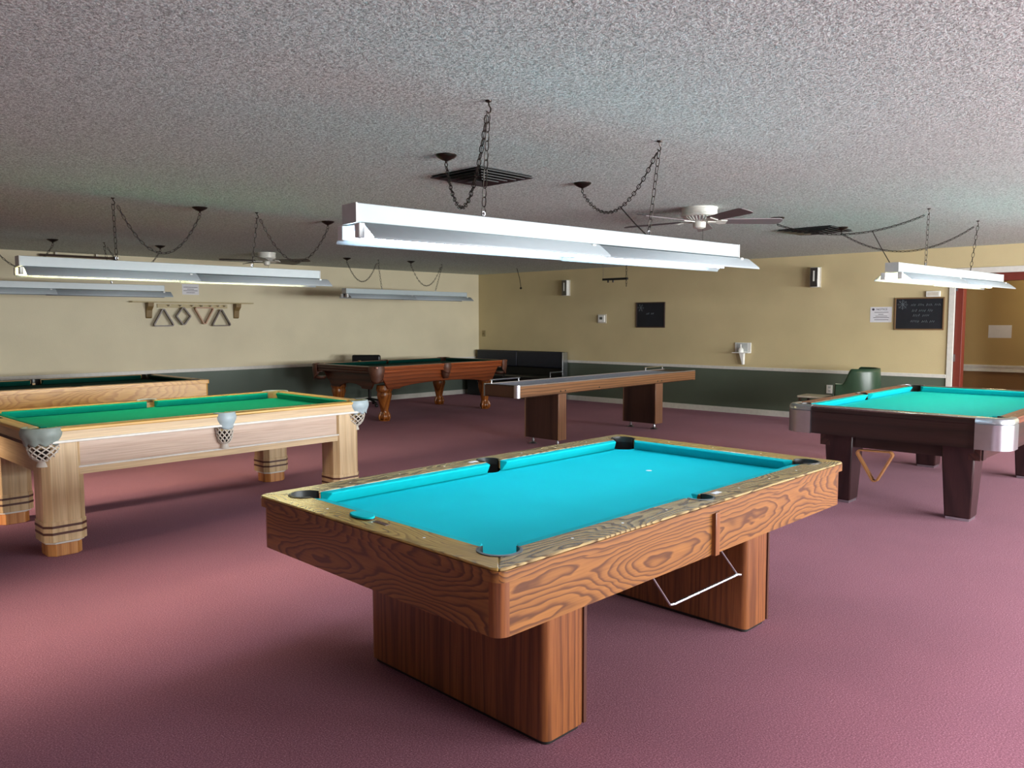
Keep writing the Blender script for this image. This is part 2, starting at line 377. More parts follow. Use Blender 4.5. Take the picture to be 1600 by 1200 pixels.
# doorway: white casing, red frame, hinges; hall beyond
cas = MB().box(XW-.02, XW+.02, DY1-.005, DY1+.07, 0, DZ+.075).box(XW-.02, XW+.02, DY0-.07, DY0+.005, 0, DZ+.075).box(XW-.02, XW+.02, DY0+.005, DY1-.005, DZ-.005, DZ+.075)
dr = struct(cas.build('door_1', M['trim'], bevel=.004))
MB().box(XW+.022, XW+.2, DY1-.1, DY1-.006, 0, DZ-.11).box(XW+.022, XW+.2, DY0+.006, DY0+.1, 0, DZ-.11).box(XW+.022, XW+.2, DY0+.006, DY1-.006, DZ-.11, DZ-.006).build('door_frame', M['redframe'], dr, bevel=.004)
for z in (2.0, 1.02):
    MB().box(XW+.0, XW+.022, DY1-.03, DY1-.008, z-.05, z+.05).build('hinge', M['brushed'], dr)
struct(MB().box(13.6, 13.75, .2, 4.6, 0, H).build('wall_hall', M['hallwall']))
struct(MB().box(XW+.14, 13.75, .1, .2, 0, H).box(XW+.14, 13.75, 4.6, 4.7, 0, H).build('wall_hall_ends', M['hallwall']))
struct(MB().box(XW+.14, 13.75, .1, 4.7, H, H+.05).build('ceiling_hall', M['ceiling']))
struct(MB().box(13.575, 13.6, .2, 4.6, .845, .875).box(13.582, 13.6, .2, 4.6, .795, .845).box(13.575, 13.6, .2, 4.6, .775, .795).build('trim_3', M['trim']))

# ------------------------------------------------------------------ pool table generator
def table_top(root, L, W, z, wd, cw, c, r, cs, rs, rail_x, rail_y, cloth, cush, rim, liner, thick=.045, rout=.04, bedz=.058, edge=None, sights=True, rims=True):
    """rails, cushions, bed and pocket liners in the table's own axes"""
    hx, hy = L/2, W/2
    d = sqrt(r*r-(c-wd)**2); hs = sqrt(max(1e-6, rs*rs-(wd-cs)**2))
    def outline(hl, hw, side):
        # rail along +u, outer edge v=-hw, inner v=-hw+wd; built in (u,v)
        cu = hl-c; cv = -hw+c
        P = arc(-hl+rout, -hw+rout, rout, 1.25*pi, 1.5*pi, 5)+arc(hl-rout, -hw+rout, rout, 1.5*pi, 1.75*pi, 5)
        aend = math.atan2(-(c-wd), -d)            # where the circle meets the inner edge (right pocket)
        a1 = -pi/4; a2 = aend if aend > -pi else aend
        # go from -45 deg clockwise to angle aend (negative)
        P += arc(cu, cv, r, a1, math.atan2(wd-c, -d) if wd < c else -pi, 10)
        if side:
            a = math.atan2(wd-cs, hs)
            P += arc(0, -hw+cs, rs, a, -pi-a, 14) if False else [(x, y) for x, y in arc(0, -hw+cs, rs, a, -pi-a, 16)]
        P += arc(-cu, cv, r, math.atan2(wd-c, d) if wd < c else 0, -.75*pi, 10)
        return P
    base = outline(hx, hy, True); endp = outline(hy, hx, False)
    for k in (0, 1):
        s = 1 if k == 0 else -1
        MB().prism(base, z-thick, z, lambda u, v, w, s=s: (u*s, v*s, w)).build('rail', rail_x, root, bevel=.005)
        if edge: MB().prism([(u*s, v*s) for u, v in base], z-.045, z-thick).build('rail_edge', edge[0], root)
    for k in (0, 1):
        s = 1 if k == 0 else -1
        if edge: MB().prism([(v*s, -u*s) for u, v in endp], z-.045, z-thick).build('rail_edge', edge[1], root)
        MB().prism(endp, z-thick, z, lambda u, v, w, s=s: (v*s, -u*s, w)).build('rail', rail_y, root, bevel=.005)
    # cushions
    def cushion(u0, u1, n0, n1, hw, f):
        zt, zb = z-.002, z-bedz
        sec = [(0, zt), (cw-.004, zt-.003), (cw, zt-.008), (cw-.034, zb), (0, zb)]
        vs = []
        for uu, nn in ((u0, n0), (u1, n1)):
            for w_, zz in sec: vs.append(f(uu+(nn-uu)*w_/cw, -hw+wd+w_, zz))
        MB().add(vs, [(0, 1, 6, 5), (1, 2, 7, 6), (2, 3, 8, 7), (3, 4, 9, 8), (4, 0, 5, 9), (4, 3, 2, 1, 0), (5, 6, 7, 8, 9)]).build('cushion', cush, root, bevel=.003)
    ce = c+d+.004; ne = ce+cw*.85; se = hs+.004; sn = se+cw*.35
    for s in (1, -1):
        fx = lambda u, v, w, s=s: (u*s, v*s, w)
        cushion(-hx+ce, -se, -hx+ne, -sn, hy, fx); cushion(se, hx-ce, sn, hx-ne, hy, fx)
        fy = lambda u, v, w, s=s: (v*s, -u*s, w)
        cushion(-hy+ce, hy-ce, -hy+ne, hy-ne, hx, fy)
    # bed with pocket bites
    P = []
    ix, iy = hx-wd+.004, hy-wd+.004
    def corner(sx, sy, a_from, a_to): 
        return arc(sx*(hx-c), sy*(hy-c), r, a_from, a_to, 12)
    th = math.asin(min(1, (c-wd)/r)) if c >= wd else 0
    P += corner(-1, -1, pi/2+th, -th)                     # from left edge round to bottom edge
    a = math.asin(min(1, (wd-cs)/rs))
    P += arc(0, -hy+cs, rs, pi-a, a, 12)
    P += corner(1, -1, pi+th, pi/2-th)
    P += corner(1, 1, -pi/2+th, -pi-th)
    P += arc(0, hy-cs, rs, -a, -pi+a, 12)
    P += corner(-1, 1, th, -pi/2-th)
    MB().prism(P, z-bedz-.03, z-bedz).build('playing_bed', cloth, root)
    # pockets
    def pocket(cx, cy, rad, adir, span):
        q = MB().lathe([(rad-.001, z+.003), (rad-.005, z+.003), (rad-.006, z-.13)], (cx, cy), 22, adir-span, adir+span)
        q.lathe([(rad-.006, z-bedz-.02), (rad-.008, z-.13), (.0, z-.135)], (cx, cy), 22)
        o = q.build('pocket_liner', liner, root)
        if rims:
            MB().lathe([(rad+.004, z-.004), (rad+.004, z+.003), (rad-.006, z+.004), (rad-.007, z-.03), (rad+.004, z-.004)], (cx, cy), 22, adir-span*.94, adir+span*.94).build('pocket_rim', rim, o)
    for sx in (1, -1):
        for sy in (1, -1):
            pocket(sx*(hx-c), sy*(hy-c), r, math.atan2(sy, sx), R(125))
    for sy in (1, -1): pocket(0, sy*(hy-cs), rs, sy*pi/2, R(100) if wd-cs < rs*.5 else R(118))
    if sights:
        off = wd*.52; first = None
        spots = [(k*(L-2*wd)/8, sy*(hy-off)) for sy in (1, -1) for k in (-3, -2, -1, 1, 2, 3)]+[(sx*(hx-off), k*(W-2*wd)/4) for sx in (1, -1) for k in (-1, 0, 1)]
        for x, y in spots:
            if first is None: o = first = MB().lathe([(.0055, z+.0003), (.0, z+.0012)], (0, 0), 10).build('rail_sight', M['white'], root)
            else: o = first.copy(); col.objects.link(o)
            o.location = (x, y, 0)

def cabinet(root, L, W, z0, z1, ins, mx, my, rc=.045, post=None, t=.03):
    hx, hy = L/2-ins, W/2-ins
    for s in (1, -1):
        MB().prism([(-hx+rc, -hy), (hx-rc, -hy), (hx-rc, -hy+t), (-hx+rc, -hy+t)], z0, z1, lambda u, v, w, s=s: (u*s, v*s, w)).build('side_panel', mx, root)
        MB().prism([(-hy+rc, -hx), (hy-rc, -hx), (hy-rc, -hx+t), (-hy+rc, -hx+t)], z0, z1, lambda u, v, w, s=s: (v*s, -u*s, w)).build('end_panel', my, root)
    for sx in (1, -1):
        for sy in (1, -1):
            p = arc(hx-rc, hy-rc, rc, 0, pi/2, 8)+[(hx-rc, hy-t), (hx-t, hy-rc)] if rc > t else arc(hx-rc, hy-rc, rc, 0, pi/2, 8)+[(hx-rc, hy-rc)]
            MB().prism([(u*sx, v*sy) for u, v in p], z0, z1).build('corner_post', post or mx, root)
    MB().box(-hx+t, hx-t, -hy+t, hy-t, z0+.01, z0+.03).build('cabinet_floor', M['blackplastic'], root)

# ---- honey oak table ------------------------------------------------
PG = 'pool tables in the hall'
T1 = thing('pool_table', 'honey oak pool table with turquoise cloth on two slab pedestals', 'pool table', (2.9721, 2.2359, 0), -.0466, PG)
L, W, Z = 2.54, 1.475, .80
table_top(T1, L, W, Z, .135, .042, .148, .072, .095, .06, M['oakrail_x'], M['oakrail_y'], M['turq'], M['turq_side'], M['greyrim'], M['blackplastic'], thick=.010, edge=(M['oak_x'], M['oak_y']))
cabinet(T1, L, W, .578, .757, .012, M['oak_x'], M['oak_y'], .045, M['oak_z'])
for s in (1, -1):
    MB().box(-.038, -.004, -.012, .02, .576, .757).build('panel_strip', M['oak_z'], T1, bevel=.003).location = (0, s*(-W/2+.006), 0)
for x0, x1 in ((-.8416, -.6196), (.6196, .8416)):
    lg = MB().prism(rrect(x0, x1, -.539, .539, .032), .018, .582).build('pedestal_leg', M['oak_z'], T1)
    MB().prism(rrect(x0+.012, x1-.012, -.527, .527, .025), 0, .018).build('plinth', M['blackplastic'], lg)
    MB().box(x1-.012, x1+.004, -.541, -.527, .018, .578).build('edge_strip', M['inlay'], lg)
# wire holder under the long side
def loc1(x, y, z):
    dx, dy = x-2.9721, y-2.2359; c_, s_ = cos(-.0466), sin(-.0466)
    return (dx*c_+dy*s_, -dx*s_+dy*c_, z)
hold = MB()
a0, a1, b0, b1 = loc1(2.555, 1.605, .585), loc1(2.707, 1.59, .403), loc1(3.065, 1.585, .585), loc1(3.245, 1.565, .401)
hold.tube([a0, a1], .004); hold.tube([b0, b1], .004)
hold.tube([a1, (a1[0]+.03, a1[1], a1[2]-.004), b1, (b1[0]+.03, b1[1], b1[2]-.008)], [.005, .0065, .0065, .006])
hold.build('rack_holder', M['brushed'], T1, label='chrome wire rack holder under the long side')
# label plate in the end rail
p = loc1(1.785, 2.255, Z)
MB().box(p[0]-.011, p[0]+.011, p[1]-.04, p[1]+.04, Z, Z+.0015).build('name_plate', M['inlay'], T1)
# turquoise cloth tab lying over the end rail
p = (1.79, 2.385)
tab = MB().prism([(u*.034, v*.066) for u, v in arc(0, 0, 1, 0, 2*pi, 28)[:-1]], .8015, .811).build('cloth_tab', M['turq'], None, bevel=.003)
tab.location = (1.797, 2.383, 0); tab.rotation_euler = (0, 0, -.0466)
tag(tab, 'rounded turquoise cloth tab lying on the end rail of the honey oak table', 'cloth scrap')
MB().prism([(u*.035, v*.067) for u, v in arc(0, 0, 1, 0, 2*pi, 28)[:-1]], .8007, .8045).build('dark_edge', M['blackplastic'], tab)
def sticker(name, x, y, label):
    o = MB().box(-.028, .028, -.012, .012, 0, .001).build(name, M['paper']); o.location = (x, y, Z+.0012); o.rotation_euler = (0, 0, -.0466)
    tag(o, label, 'sticker', 'white stickers on the honey oak rails')
sticker('rail_sticker', 3.062, 1.582, 'small white sticker beside the side pocket above the wire rack holder')
sticker('rail_sticker', 2.905, 2.895, 'small white sticker beside the side pocket facing the shuffleboard table')
o = MB().lathe([(.016, 0), (.012, .0012), (0, .0014)], (0, 0), 14).build('cloth_spot', M['paper']); o.location = (3.573, 2.238, Z-.0578)
tag(o, 'white foot spot on the turquoise cloth of the honey oak table', 'table spot')
o = MB().lathe([(0, 0), (.012, .002), (.014, .008), (.006, .014), (0, .015)], (0, 0), 7).build('carpet_crumb', M['darkrod']); o.location = (1.59, 2.02, 0)
tag(o, 'tiny dark brown crumb on the carpet by the oak pedestal', 'crumb')

# ---- drop pocket with leather and net ------------------------------
def leather_pocket(root, cx, cy, rad, adir, span, z, drop, leather, netm, solid_cup=False, scal=5, netdepth=.12, ztop=.004):
    n = 28; vs = []; fs = []
    rows = 7
    for j in range(rows+1):
        t = j/rows
        for i in range(n+1):
            u = i/n; a = adir-span+2*span*u
            low = drop*(.80+.20*abs(sin(pi*u*scal))*1.0) if scal else drop*(.62+.38*sin(pi*u))
            zz = z+ztop-low*t
            rr = rad+.012*sin(pi*min(1, t*1.3))-.012*t
            vs.append((cx+rr*cos(a), cy+rr*sin(a), zz))
    for j in range(rows):
        for i in range(n): fs.append((j*(n+1)+i, j*(n+1)+i+1, (j+1)*(n+1)+i+1, (j+1)*(n+1)+i))
    b0 = len(vs)
    for i in range(n+1):           # top lip turned inward
        a = adir-span+2*span*i/n
        vs.append((cx+(rad-.03)*cos(a), cy+(rad-.03)*sin(a), z+ztop+.002))
    for i in range(n): fs.append((i, i+1, b0+i+1, b0+i))
    o = MB().add(vs, fs).build('pocket_leather', leather, root, solid=.006, ang=60)
    r0 = rad*.80; zt = z-drop*.78; q = MB()
    def rr(t): return r0*(1-.05*t-.40*t*t*t) if t < 1 else r0*.5
    if not solid_cup:
        k = 11
        for sgn in (1, -1):
            for i in range(k):
                pts = []
                for j in range(9):
                    t = j/8; a = 2*pi*i/k+sgn*t*1.7
                    pts.append((cx+rr(t)*cos(a), cy+rr(t)*sin(a), zt-netdepth*t))
                q.tube(pts, .0048, 5)
        for t in (0, 1): q.tube([(cx+rr(t)*cos(2*pi*i/20), cy+rr(t)*sin(2*pi*i/20), zt-netdepth*t) for i in range(20)], .005, 5, closed=True)
        q.build('pocket_net', netm, o)
        q = MB().lathe([(rr(1)*.8, zt-netdepth+.004), (rr(1)*.78, zt-netdepth-.008), (rr(1)*.98, zt-netdepth-.042), (rr(1)*.6, zt-netdepth-.046)], (cx, cy), 24)
        q.build('tassel', netm, o)
        MB().lathe([(r0*.7, zt), (r0*.62, zt-netdepth*.6), (r0*.4, zt-netdepth*.95), (0, zt-netdepth)], (cx, cy), 18).build('net_interior', M['blackplastic'], o)
    else:
        q.lathe([(r0, zt), (r0*.98, zt-netdepth*.5), (r0*.6, zt-netdepth*.95), (0, zt-netdepth)], (cx, cy), 22)
        q.build('pocket_net', netm, o)
    return o

# ---- pale maple table -----------------------------------------------
T2 = thing('pool_table', 'pale maple pool table with green cloth, netted pockets and octagonal legs', 'pool table', (2.955, 6.285, 0), R(-1.69), PG)
L, W, Z = 2.62, 1.53, .855
table_top(T2, L, W, Z, .115, .05, .105, .078, .055, .066, M['yellowrail_x'], M['yellowrail_y'], M['green2'], M['green2'], M['leather_grey'], M['racktan'], thick=.022, rout=.05, sights=False, rims=False)
hx, hy = L/2, W/2
for s in (1, -1):   # rail fascias and panels
    f = lambda u, v, w, s=s: (u*s, v*s, w)
    MB().prism([(-hx+.085, -hy+.003), (hx-.085, -hy+.003), (hx-.085, -hy+.035), (-hx+.085, -hy+.035)], .775, Z-.022, f).build('rail_fascia', M['maple_x'], T2)
    MB().prism([(-hx+.09, -hy-.006), (hx-.09, -hy-.006), (hx-.09, -hy+.04), (-hx+.09, -hy+.04)], .757, .775, f).build('brass_strip', M['trim'], T2, bevel=.004, label='cream highlight moulding under the rail')
    MB().prism([(-hx+.12, -hy+.065), (hx-.12, -hy+.065), (hx-.12, -hy+.095), (-hx+.12, -hy+.095)], .585, .757, f).build('side_panel', M['maple_pink'], T2)
    MB().prism([(-hx+.12, -hy+.05), (hx-.12, -hy+.05), (hx-.12, -hy+.1), (-hx+.12, -hy+.1)], .575, .587, f).build('panel_moulding', M['trim'], T2, bevel=.003)
    MB().prism([(-hx+.12, -hy+.058), (hx-.12, -hy+.058), (hx-.12, -hy+.1), (-hx+.12, -hy+.1)], .53, .575, f).build('lower_rail', M['maple_x'], T2)
    g = lambda u, v, w, s=s: (v*s, -u*s, w)
    MB().prism([(-hy+.085, -hx+.003), (hy-.085, -hx+.003), (hy-.085, -hx+.035), (-hy+.085, -hx+.035)], .775, Z-.022, g).build('rail_fascia', M['maple_y'], T2)
    MB().prism([(-hy+.09, -hx-.004), (hy-.09, -hx-.004), (hy-.09, -hx+.04), (-hy+.09, -hx+.04)], .757, .775, g).build('end_moulding', M['inlay'], T2)
    MB().prism([(-hy+.12, -hx+.12), (hy-.12, -hx+.12), (hy-.12, -hx+.15), (-hy+.12, -hx+.15)], .53, .757, g).build('end_panel', M['maple_y'], T2)
MB().box(-hx+.14, hx-.14, -hy+.1, hy-.1, .72, .75).build('cabinet_floor', M['maple_x'], T2)
def octo(a, k): return [(a, k), (k, a), (-k, a), (-a, k), (-a, -k), (-k, -a), (k, -a), (a, -k)]
for sx in (1, -1):
    for sy in (1, -1):
        cx, cy = sx*1.105, sy*(hy-.055-.118)
        e = MB(); 
        P = [(cx+u, cy+v) for u, v in octo(.126, .084)]
        lg = e.prism(P, .10, .757).build('leg', M['maple_z'], T2, bevel=.003)
        MB().prism([(cx+u, cy+v) for u, v in octo(.131, .088)], .10, .235).build('leg_collar', M['maple_z'], lg, bevel=.003)
        b2 = MB()
        for z0 in (.150, .195):
            b2.prism([(cx+u, cy+v) for u, v in octo(.1325, .089)], z0, z0+.016)
        b2.build('inlay_band', M['inlay'], lg)
        MB().prism([(cx+u, cy+v) for u, v in octo(.105, .064)], 0, .085).build('foot', M['maple_foot'], lg, bevel=.004)
        MB().prism([(cx+u, cy+v) for u, v in octo(.118, .072)], .085, .10).build('foot_moulding', M['trim'], lg, bevel=.004)
for sx in (1, -1):
    for sy in (1, -1):
        leather_pocket(T2, sx*(hx-.105), sy*(hy-.105), .122, math.atan2(sy, sx), R(88), Z, .115, M['leather_grey'] if sx < 0 else M['leather_blue'], M['net'])
for sy in (1, -1):
    leather_pocket(T2, 0, sy*(hy-.055), .082, sy*pi/2, R(84), Z, .125, M['leather_blue'], M['net'], scal=0, netdepth=.13)
MB().box(-hx+.03, -hx+.075, .14, .26, Z, Z+.002).build('name_plate', M['dkgreen'], T2)

# ---- golden oak table against the rack wall --------------------------
T3 = thing('pool_table', 'golden oak pool table with dark green cloth under the wall rack', 'pool table', (3.15, 9.83, 0), R(-1.5), PG)
L, W, Z = 2.87, 1.62, .855
table_top(T3, L, W, Z, .12, .05, .135, .072, .09, .06, M['goldoak_x'], M['goldoak_y'], M['dkgreen'], M['dkgreen'], M['darkrim'], M['blackplastic'], rout=.02)
cabinet(T3, L, W, .60, .812, .01, M['goldoak_x'], M['goldoak_y'], .03, M['goldoak_z'], t=.028)
for x0, x1 in ((-.98, -.72), (.72, .98)):
    lg = MB().prism(rrect(x0, x1, -.56, .56, .03), .018, .602).build('pedestal_leg', M['goldoak_z'], T3)
    MB().prism(rrect(x0+.012, x1-.012, -.548, .548, .022), 0, .018).build('plinth', M['blackplastic'], lg)

# ---- cherry table with claw feet --------------------------------------
T4 = thing('pool_table', 'reddish cherry pool table with arched skirt and carved claw foot legs', 'pool table', (8.88, 10.26, 0), R(.8), PG)
L, W, Z = 3.0, 1.66, .862
table_top(T4, L, W, Z, .12, .05, .11, .076, .06, .064, M['cherry_x'], M['cherry_y_shaded'], M['dkgreen'], M['dkgreen'], M['leather_brown'], M['leather_brown'], thick=.03, rout=.05, sights=False, rims=False)
hx, hy = L/2, W/2
for s in (1, -1):
    f = lambda u, v, w, s=s: (u*s, v*s, w)
    g = lambda u, v, w, s=s: (v*s, -u*s, w)
    MB().prism([(-hx+.08, -hy+.002), (hx-.08, -hy+.002), (hx-.08, -hy+.05), (-hx+.08, -hy+.05)], .80, Z-.03, f).build('rail_fascia', M['cherry_x'], T4, bevel=.008)
    MB().prism([(-hx+.09, -hy+.014), (hx-.09, -hy+.014), (hx-.09, -hy+.06), (-hx+.09, -hy+.06)], .755, .80, f).build('rail_moulding', M['cherry_x'], T4, bevel=.01)
    MB().prism([(-hy+.08, -hx+.002), (hy-.08, -hx+.002), (hy-.08, -hx+.05), (-hy+.08, -hx+.05)], .80, Z-.03, g).build('rail_fascia', M['cherry_y_shaded'], T4, bevel=.008)
    MB().prism([(-hy+.09, -hx+.014), (hy-.09, -hx+.014), (hy-.09, -hx+.06), (-hy+.09, -hx+.06)], .755, .80, g).build('rail_moulding', M['cherry_y_shaded'], T4, bevel=.01)
    def skirt(h, mirror):
        top = h-.16; bot = h-.33
        P = [(-top, .756), (top, .756), (bot, .50), (bot-.22, .50)]
        k = bot-.22
        P += [(k*cos(pi*i/14), .50+.075*sin(pi*i/14)) for i in range(1, 14)]
        P += [(-k, .50), (-bot, .50)]
        return P
    o = MB().prism(skirt(hx, s), 0, .035, lambda u, z, w, s=s: (u*s, (-hy+.10+w)*s, z)).build('side_skirt', M['cherry_x'], T4, bevel=.005)
    o = MB().prism(skirt(hy, s), 0, .035, lambda u, z, w, s=s: ((-hx+.16+w)*s, -u*s, z)).build('end_skirt', M['cherry_y_shaded'], T4, bevel=.005)
MB().box(-hx+.2, hx-.2, -hy+.14, hy-.14, .70, .75).build('cabinet_floor', M['blackplastic'], T4)
for sx in (1, -1):
    for sy in (1, -1):
        cx, cy = sx*1.14-.0, sy*.585
        prof = [(.105, .56), (.115, .50), (.118, .48), (.100, .455), (.104, .43), (.108, .41), (.098, .36), (.083, .30), (.070, .24), (.060, .19), (.056, .15), (.060, .125), (.072, .10), (.08, .075), (.078, .05), (.066, .028), (.05, .022)]
        lg = MB().lathe(prof, (cx, cy), 28, sq=.10).build('leg', M['cherry_z'], T4, ang=60)
        ft = MB()
        for k in range(5):
            a = math.atan2(sy, sx)+(k-2)*R(62)
            ft.tube([(cx+.058*cos(a), cy+.058*sin(a), .14), (cx+.082*cos(a), cy+.082*sin(a), .09), (cx+.088*cos(a), cy+.088*sin(a), .05), (cx+.078*cos(a), cy+.078*sin(a), .018)], [.018, .02, .018, .01], 8)
        ft.lathe([(.05, 0), (.085, .004), (.088, .014), (.06, .024)], (cx, cy), 22)
        ft.build('claw_foot', M['cherry_z'], lg, ang=60)
        leather_pocket(T4, sx*(hx-.11), sy*(hy-.11), .122, math.atan2(sy, sx), R(70), Z, .26, M['leather_brown'], M['leather_brown'], True, scal=0, netdepth=.05)
for sy in (1, -1):
    leather_pocket(T4, 0, sy*(hy-.05), .085, sy*pi/2, R(80), Z, .17, M['leather_brown'], M['leather_brown'], True, scal=1, netdepth=.12)
# folded hide-tag spot on the cloth
o = MB().lathe([(0, 0), (.03, .0), (.03, .012), (.02, .02), (0, .022)], (0, 0), 16).build('chalk_cube', M['rackbrown']); o.location = (8.28, 10.98, .862)
tag(o, 'small brown chalk block on the rail of the cherry claw foot table', 'chalk')

# ---- dark mahogany table with chrome corners --------------------------
T5 = thing('pool_table', 'dark mahogany pool table with turquoise cloth and chrome corner caps', 'pool table', (7.965, 1.855, 0), R(-2.6), PG)
L, W, Z = 2.88, 1.655, .83
table_top(T5, L, W, Z, .12, .05, .135, .072, .085, .06, M['mahogrim'], M['mahog_y_shaded'], M['turq5'], M['turq5'], M['darkrim'], M['blackplastic'], thick=.05, rout=.11)
hx, hy = L/2, W/2
for s in (1, -1):
    f = lambda u, v, w, s=s: (u*s, v*s, w)
    g = lambda u, v, w, s=s: (v*s, -u*s, w)
    MB().prism([(-hx+.11, -hy+.008), (hx-.11, -hy+.008), (hx-.11, -hy+.05), (-hx+.11, -hy+.05)], .60, .79, f).build('side_panel', M['mahog_x'], T5)
    MB().prism([(-hy+.11, -hx+.008), (hy-.11, -hx+.008), (hy-.11, -hx+.05), (-hy+.11, -hx+.05)], .60, .79, g).build('end_panel', M['mahog_y_shaded'], T5)
    MB().prism([(-hy+.12, -hx+.0), (hy-.12, -hx+.0), (hy-.12, -hx+.012), (-hy+.12, -hx+.012)], .812, .831, g).build('rail_edging', M['chrome'], T5, bevel=.004)
    MB().prism([(-.62, -hx+.225), (.62, -hx+.225), (.62, -hx+.30), (-.62, -hx+.30)], .485, .60, g).build('cross_beam', M['mahog_y_shaded'], T5)
    MB().prism([(-1.25, -hy+.22), (1.25, -hy+.22), (1.25, -hy+.30), (-1.25, -hy+.30)], .485, .60, f).build('long_beam', M['mahog_x'], T5)
MB().box(-hx+.05, hx-.05, -hy+.05, hy-.05, .60, .63).build('cabinet_floor', M['blackplastic'], T5)
for sx in (1, -1):
    for sy in (1, -1):
        path = [(hx, hy-.215)]+arc(hx-.11, hy-.11, .11, 0, pi/2, 12)+[(hx-.215, hy)]
        prof = [(.0, .598), (-.014, .60), (-.014, .785), (-.008, .788), (-.014, .794), (-.013, .812), (-.006, .827), (.006, .835), (.035, .836), (.035, .833), (.02, .78), (.02, .60)]
        P = [(x*sx, y*sy) for x, y in path]
        if sx*sy < 0: P = P[::-1]
        MB().sweep(prof, P).build('corner_cap', M['brushed'], T5, ang=28)
        cx, cy = sx*1.12, sy*.455
        top = [(-.135, -.12), (.135, -.12), (.135, .12), (-.135, .12)]; bot = [(-.09, -.092), (.09, -.092), (.09, .092), (-.09, .092)]
        tp = [(cx+u*1, cy+v) for u, v in top]; bt = [(cx+u, cy+v) for u, v in bot]
        lg = MB().prism(bt, .02, .60, poly2=tp).build('leg', M['mahog_z'], T5, bevel=.012)
        MB().prism([(cx+u*.9, cy+v*.9) for u, v in bot], 0, .02).build('foot_plate', M['brushed'], lg)
MB().box(-.70, -.60, -.50, -.42, .47, .60).build('ball_return', M['blackplastic'], T5)

# ------------------------------------------------------------------ triangles
def tri_mesh(w, h, d, th, rnd=.03, diamond=False):
    # outline in (u, z) hanging plane, extruded along v by d
    if diamond: pts = [(0, 0), (w/2, -h/2), (0, -h), (-w/2, -h/2)]
    else: pts = [(-w/2, 0), (0, -h), (w/2, 0)]
    def rounded(ps, r):
        out = []
        n = len(ps)
        for i in range(n):
            p = Vector(ps[i]); a = (Vector(ps[i-1])-p).normalized(); b = (Vector(ps[(i+1) % n])-p).normalized()
            hlf = math.acos(max(-1, min(1, a.dot(b))))/2; tl = r/math.tan(hlf)
            p1 = p+a*tl; p2 = p+b*tl; c = p+(a+b).normalized()*(r/sin(hlf))
            for k in range(6):
                t = k/5; q = p1*(1-t)+p2*t; v = (q-c)
                out.append(c+v.normalized()*r)
        return out
    outer = rounded(pts, rnd); n = len(outer)
    cen = sum(outer, Vector((0, 0)))/n
    inner = []
    for i in range(n):
        t = (outer[(i+1) % n]-outer[i-1]).normalized(); nn = Vector((-t.y, t.x))
        if nn.dot(cen-outer[i]) < 0: nn = -nn
        inner.append(outer[i]+nn*th)
    vs = []
    for q in (0, d):
        vs += [(p.x, q, p.y) for p in outer]; vs += [(p.x, q, p.y) for p in inner]
    fs = []
    for i in range(n):
        j = (i+1) % n
        fs += [(i, j, n+j, n+i), (2*n+i, 3*n+i, 3*n+j, 2*n+j), (i, 2*n+i, 2*n+j, j), (n+i, n+j, 3*n+j, 3*n+i)]
    return MB().add(vs, fs)
TG = 'ball racks'
o = tri_mesh(.325, .285, .05, .012).build('triangle_rack', M['triangletan']); o.location = (6.60, 2.02, .505); o.rotation_euler = (0, R(2), R(90-2.6))
tag(o, 'tan wooden triangle rack hanging under the end of the dark mahogany table', 'ball rack', TG)
o = tri_mesh(.325, .285, .05, .012).build('triangle_rack', M['triangleyellow']); o.location = (8.93, 1.08, .597); o.rotation_euler = (0, 0, R(-2.6))
tag(o, 'yellow triangle rack hanging at the long side of the dark mahogany table', 'ball rack', TG)

# ------------------------------------------------------------------ shuffleboard table
SB = thing('shuffleboard_table', 'long walnut shuffleboard table with grey playing bed', 'shuffleboard table', (8.69, 6.21, 0), R(-1.1))
hx, hy = 1.98, .285
MB().prism(rrect(-hx, hx, -hy, hy, .05), .66, .672).build('cabinet_floor', M['walnut_dark'], SB)
for s in (1, -1):
    MB().prism([(-hx+.05, -hy), (hx-.0, -hy), (hx-.0, -hy+.025), (-hx+.05, -hy+.025)], .66, .795, lambda u, v, w, s=s: (u, v*s, w)).build('side_panel', M['walnut_x'], SB)
    MB().prism([(-hx+.05, -hy), (hx, -hy), (hx, -hy+.032), (-hx+.05, -hy+.032)], .795, .803, lambda u, v, w, s=s: (u, v*s, w)).build('edge_strip', M['greystrip'], SB)
MB().box(-hx, -hx+.03, -hy+.05, hy-.05, .66, .795).build('end_panel', M['walnut_dark'], SB)
MB().box(hx-.03, hx, -hy+.026, hy-.026, .66, .795).build('end_panel', M['walnut_dark'], SB)
for s in (1, -1):
    MB().prism([(u, v*s) for u, v in arc(-hx+.05, -hy+.05, .052, pi, 1.5*pi, 8)+[(-hx+.05, -hy+.03), (-hx+.03, -hy+.05)]], .658, .806).build('corner_cap', M['brushed'], SB)
MB().box(-hx+.03, hx-.42, -hy+.035, hy-.035, .74, .793).build('playing_bed', M['felt_grey'], SB)
MB().box(hx-.42, hx-.03, -hy+.035, hy-.035, .70, .79).build('end_tray', M['blackplastic'], SB)
MB().box(-hx+.015, -hx+.07, -hy+.05, hy-.05, .793, .802).build('end_trim', M['blackplastic'], SB)
for x0, x1 in ((-hx+.10, -hx+.62), (hx-.56, hx-.06)):
    q = MB()
    for x in (x0+.02, x1-.02): q.tube([(x, .245, .80), (x, .245, .843)], .008)
    q.tube([(x0, .245, .843), (x1, .245, .843)], .009)
    q.build('guard_bar', M['chrome'], SB)
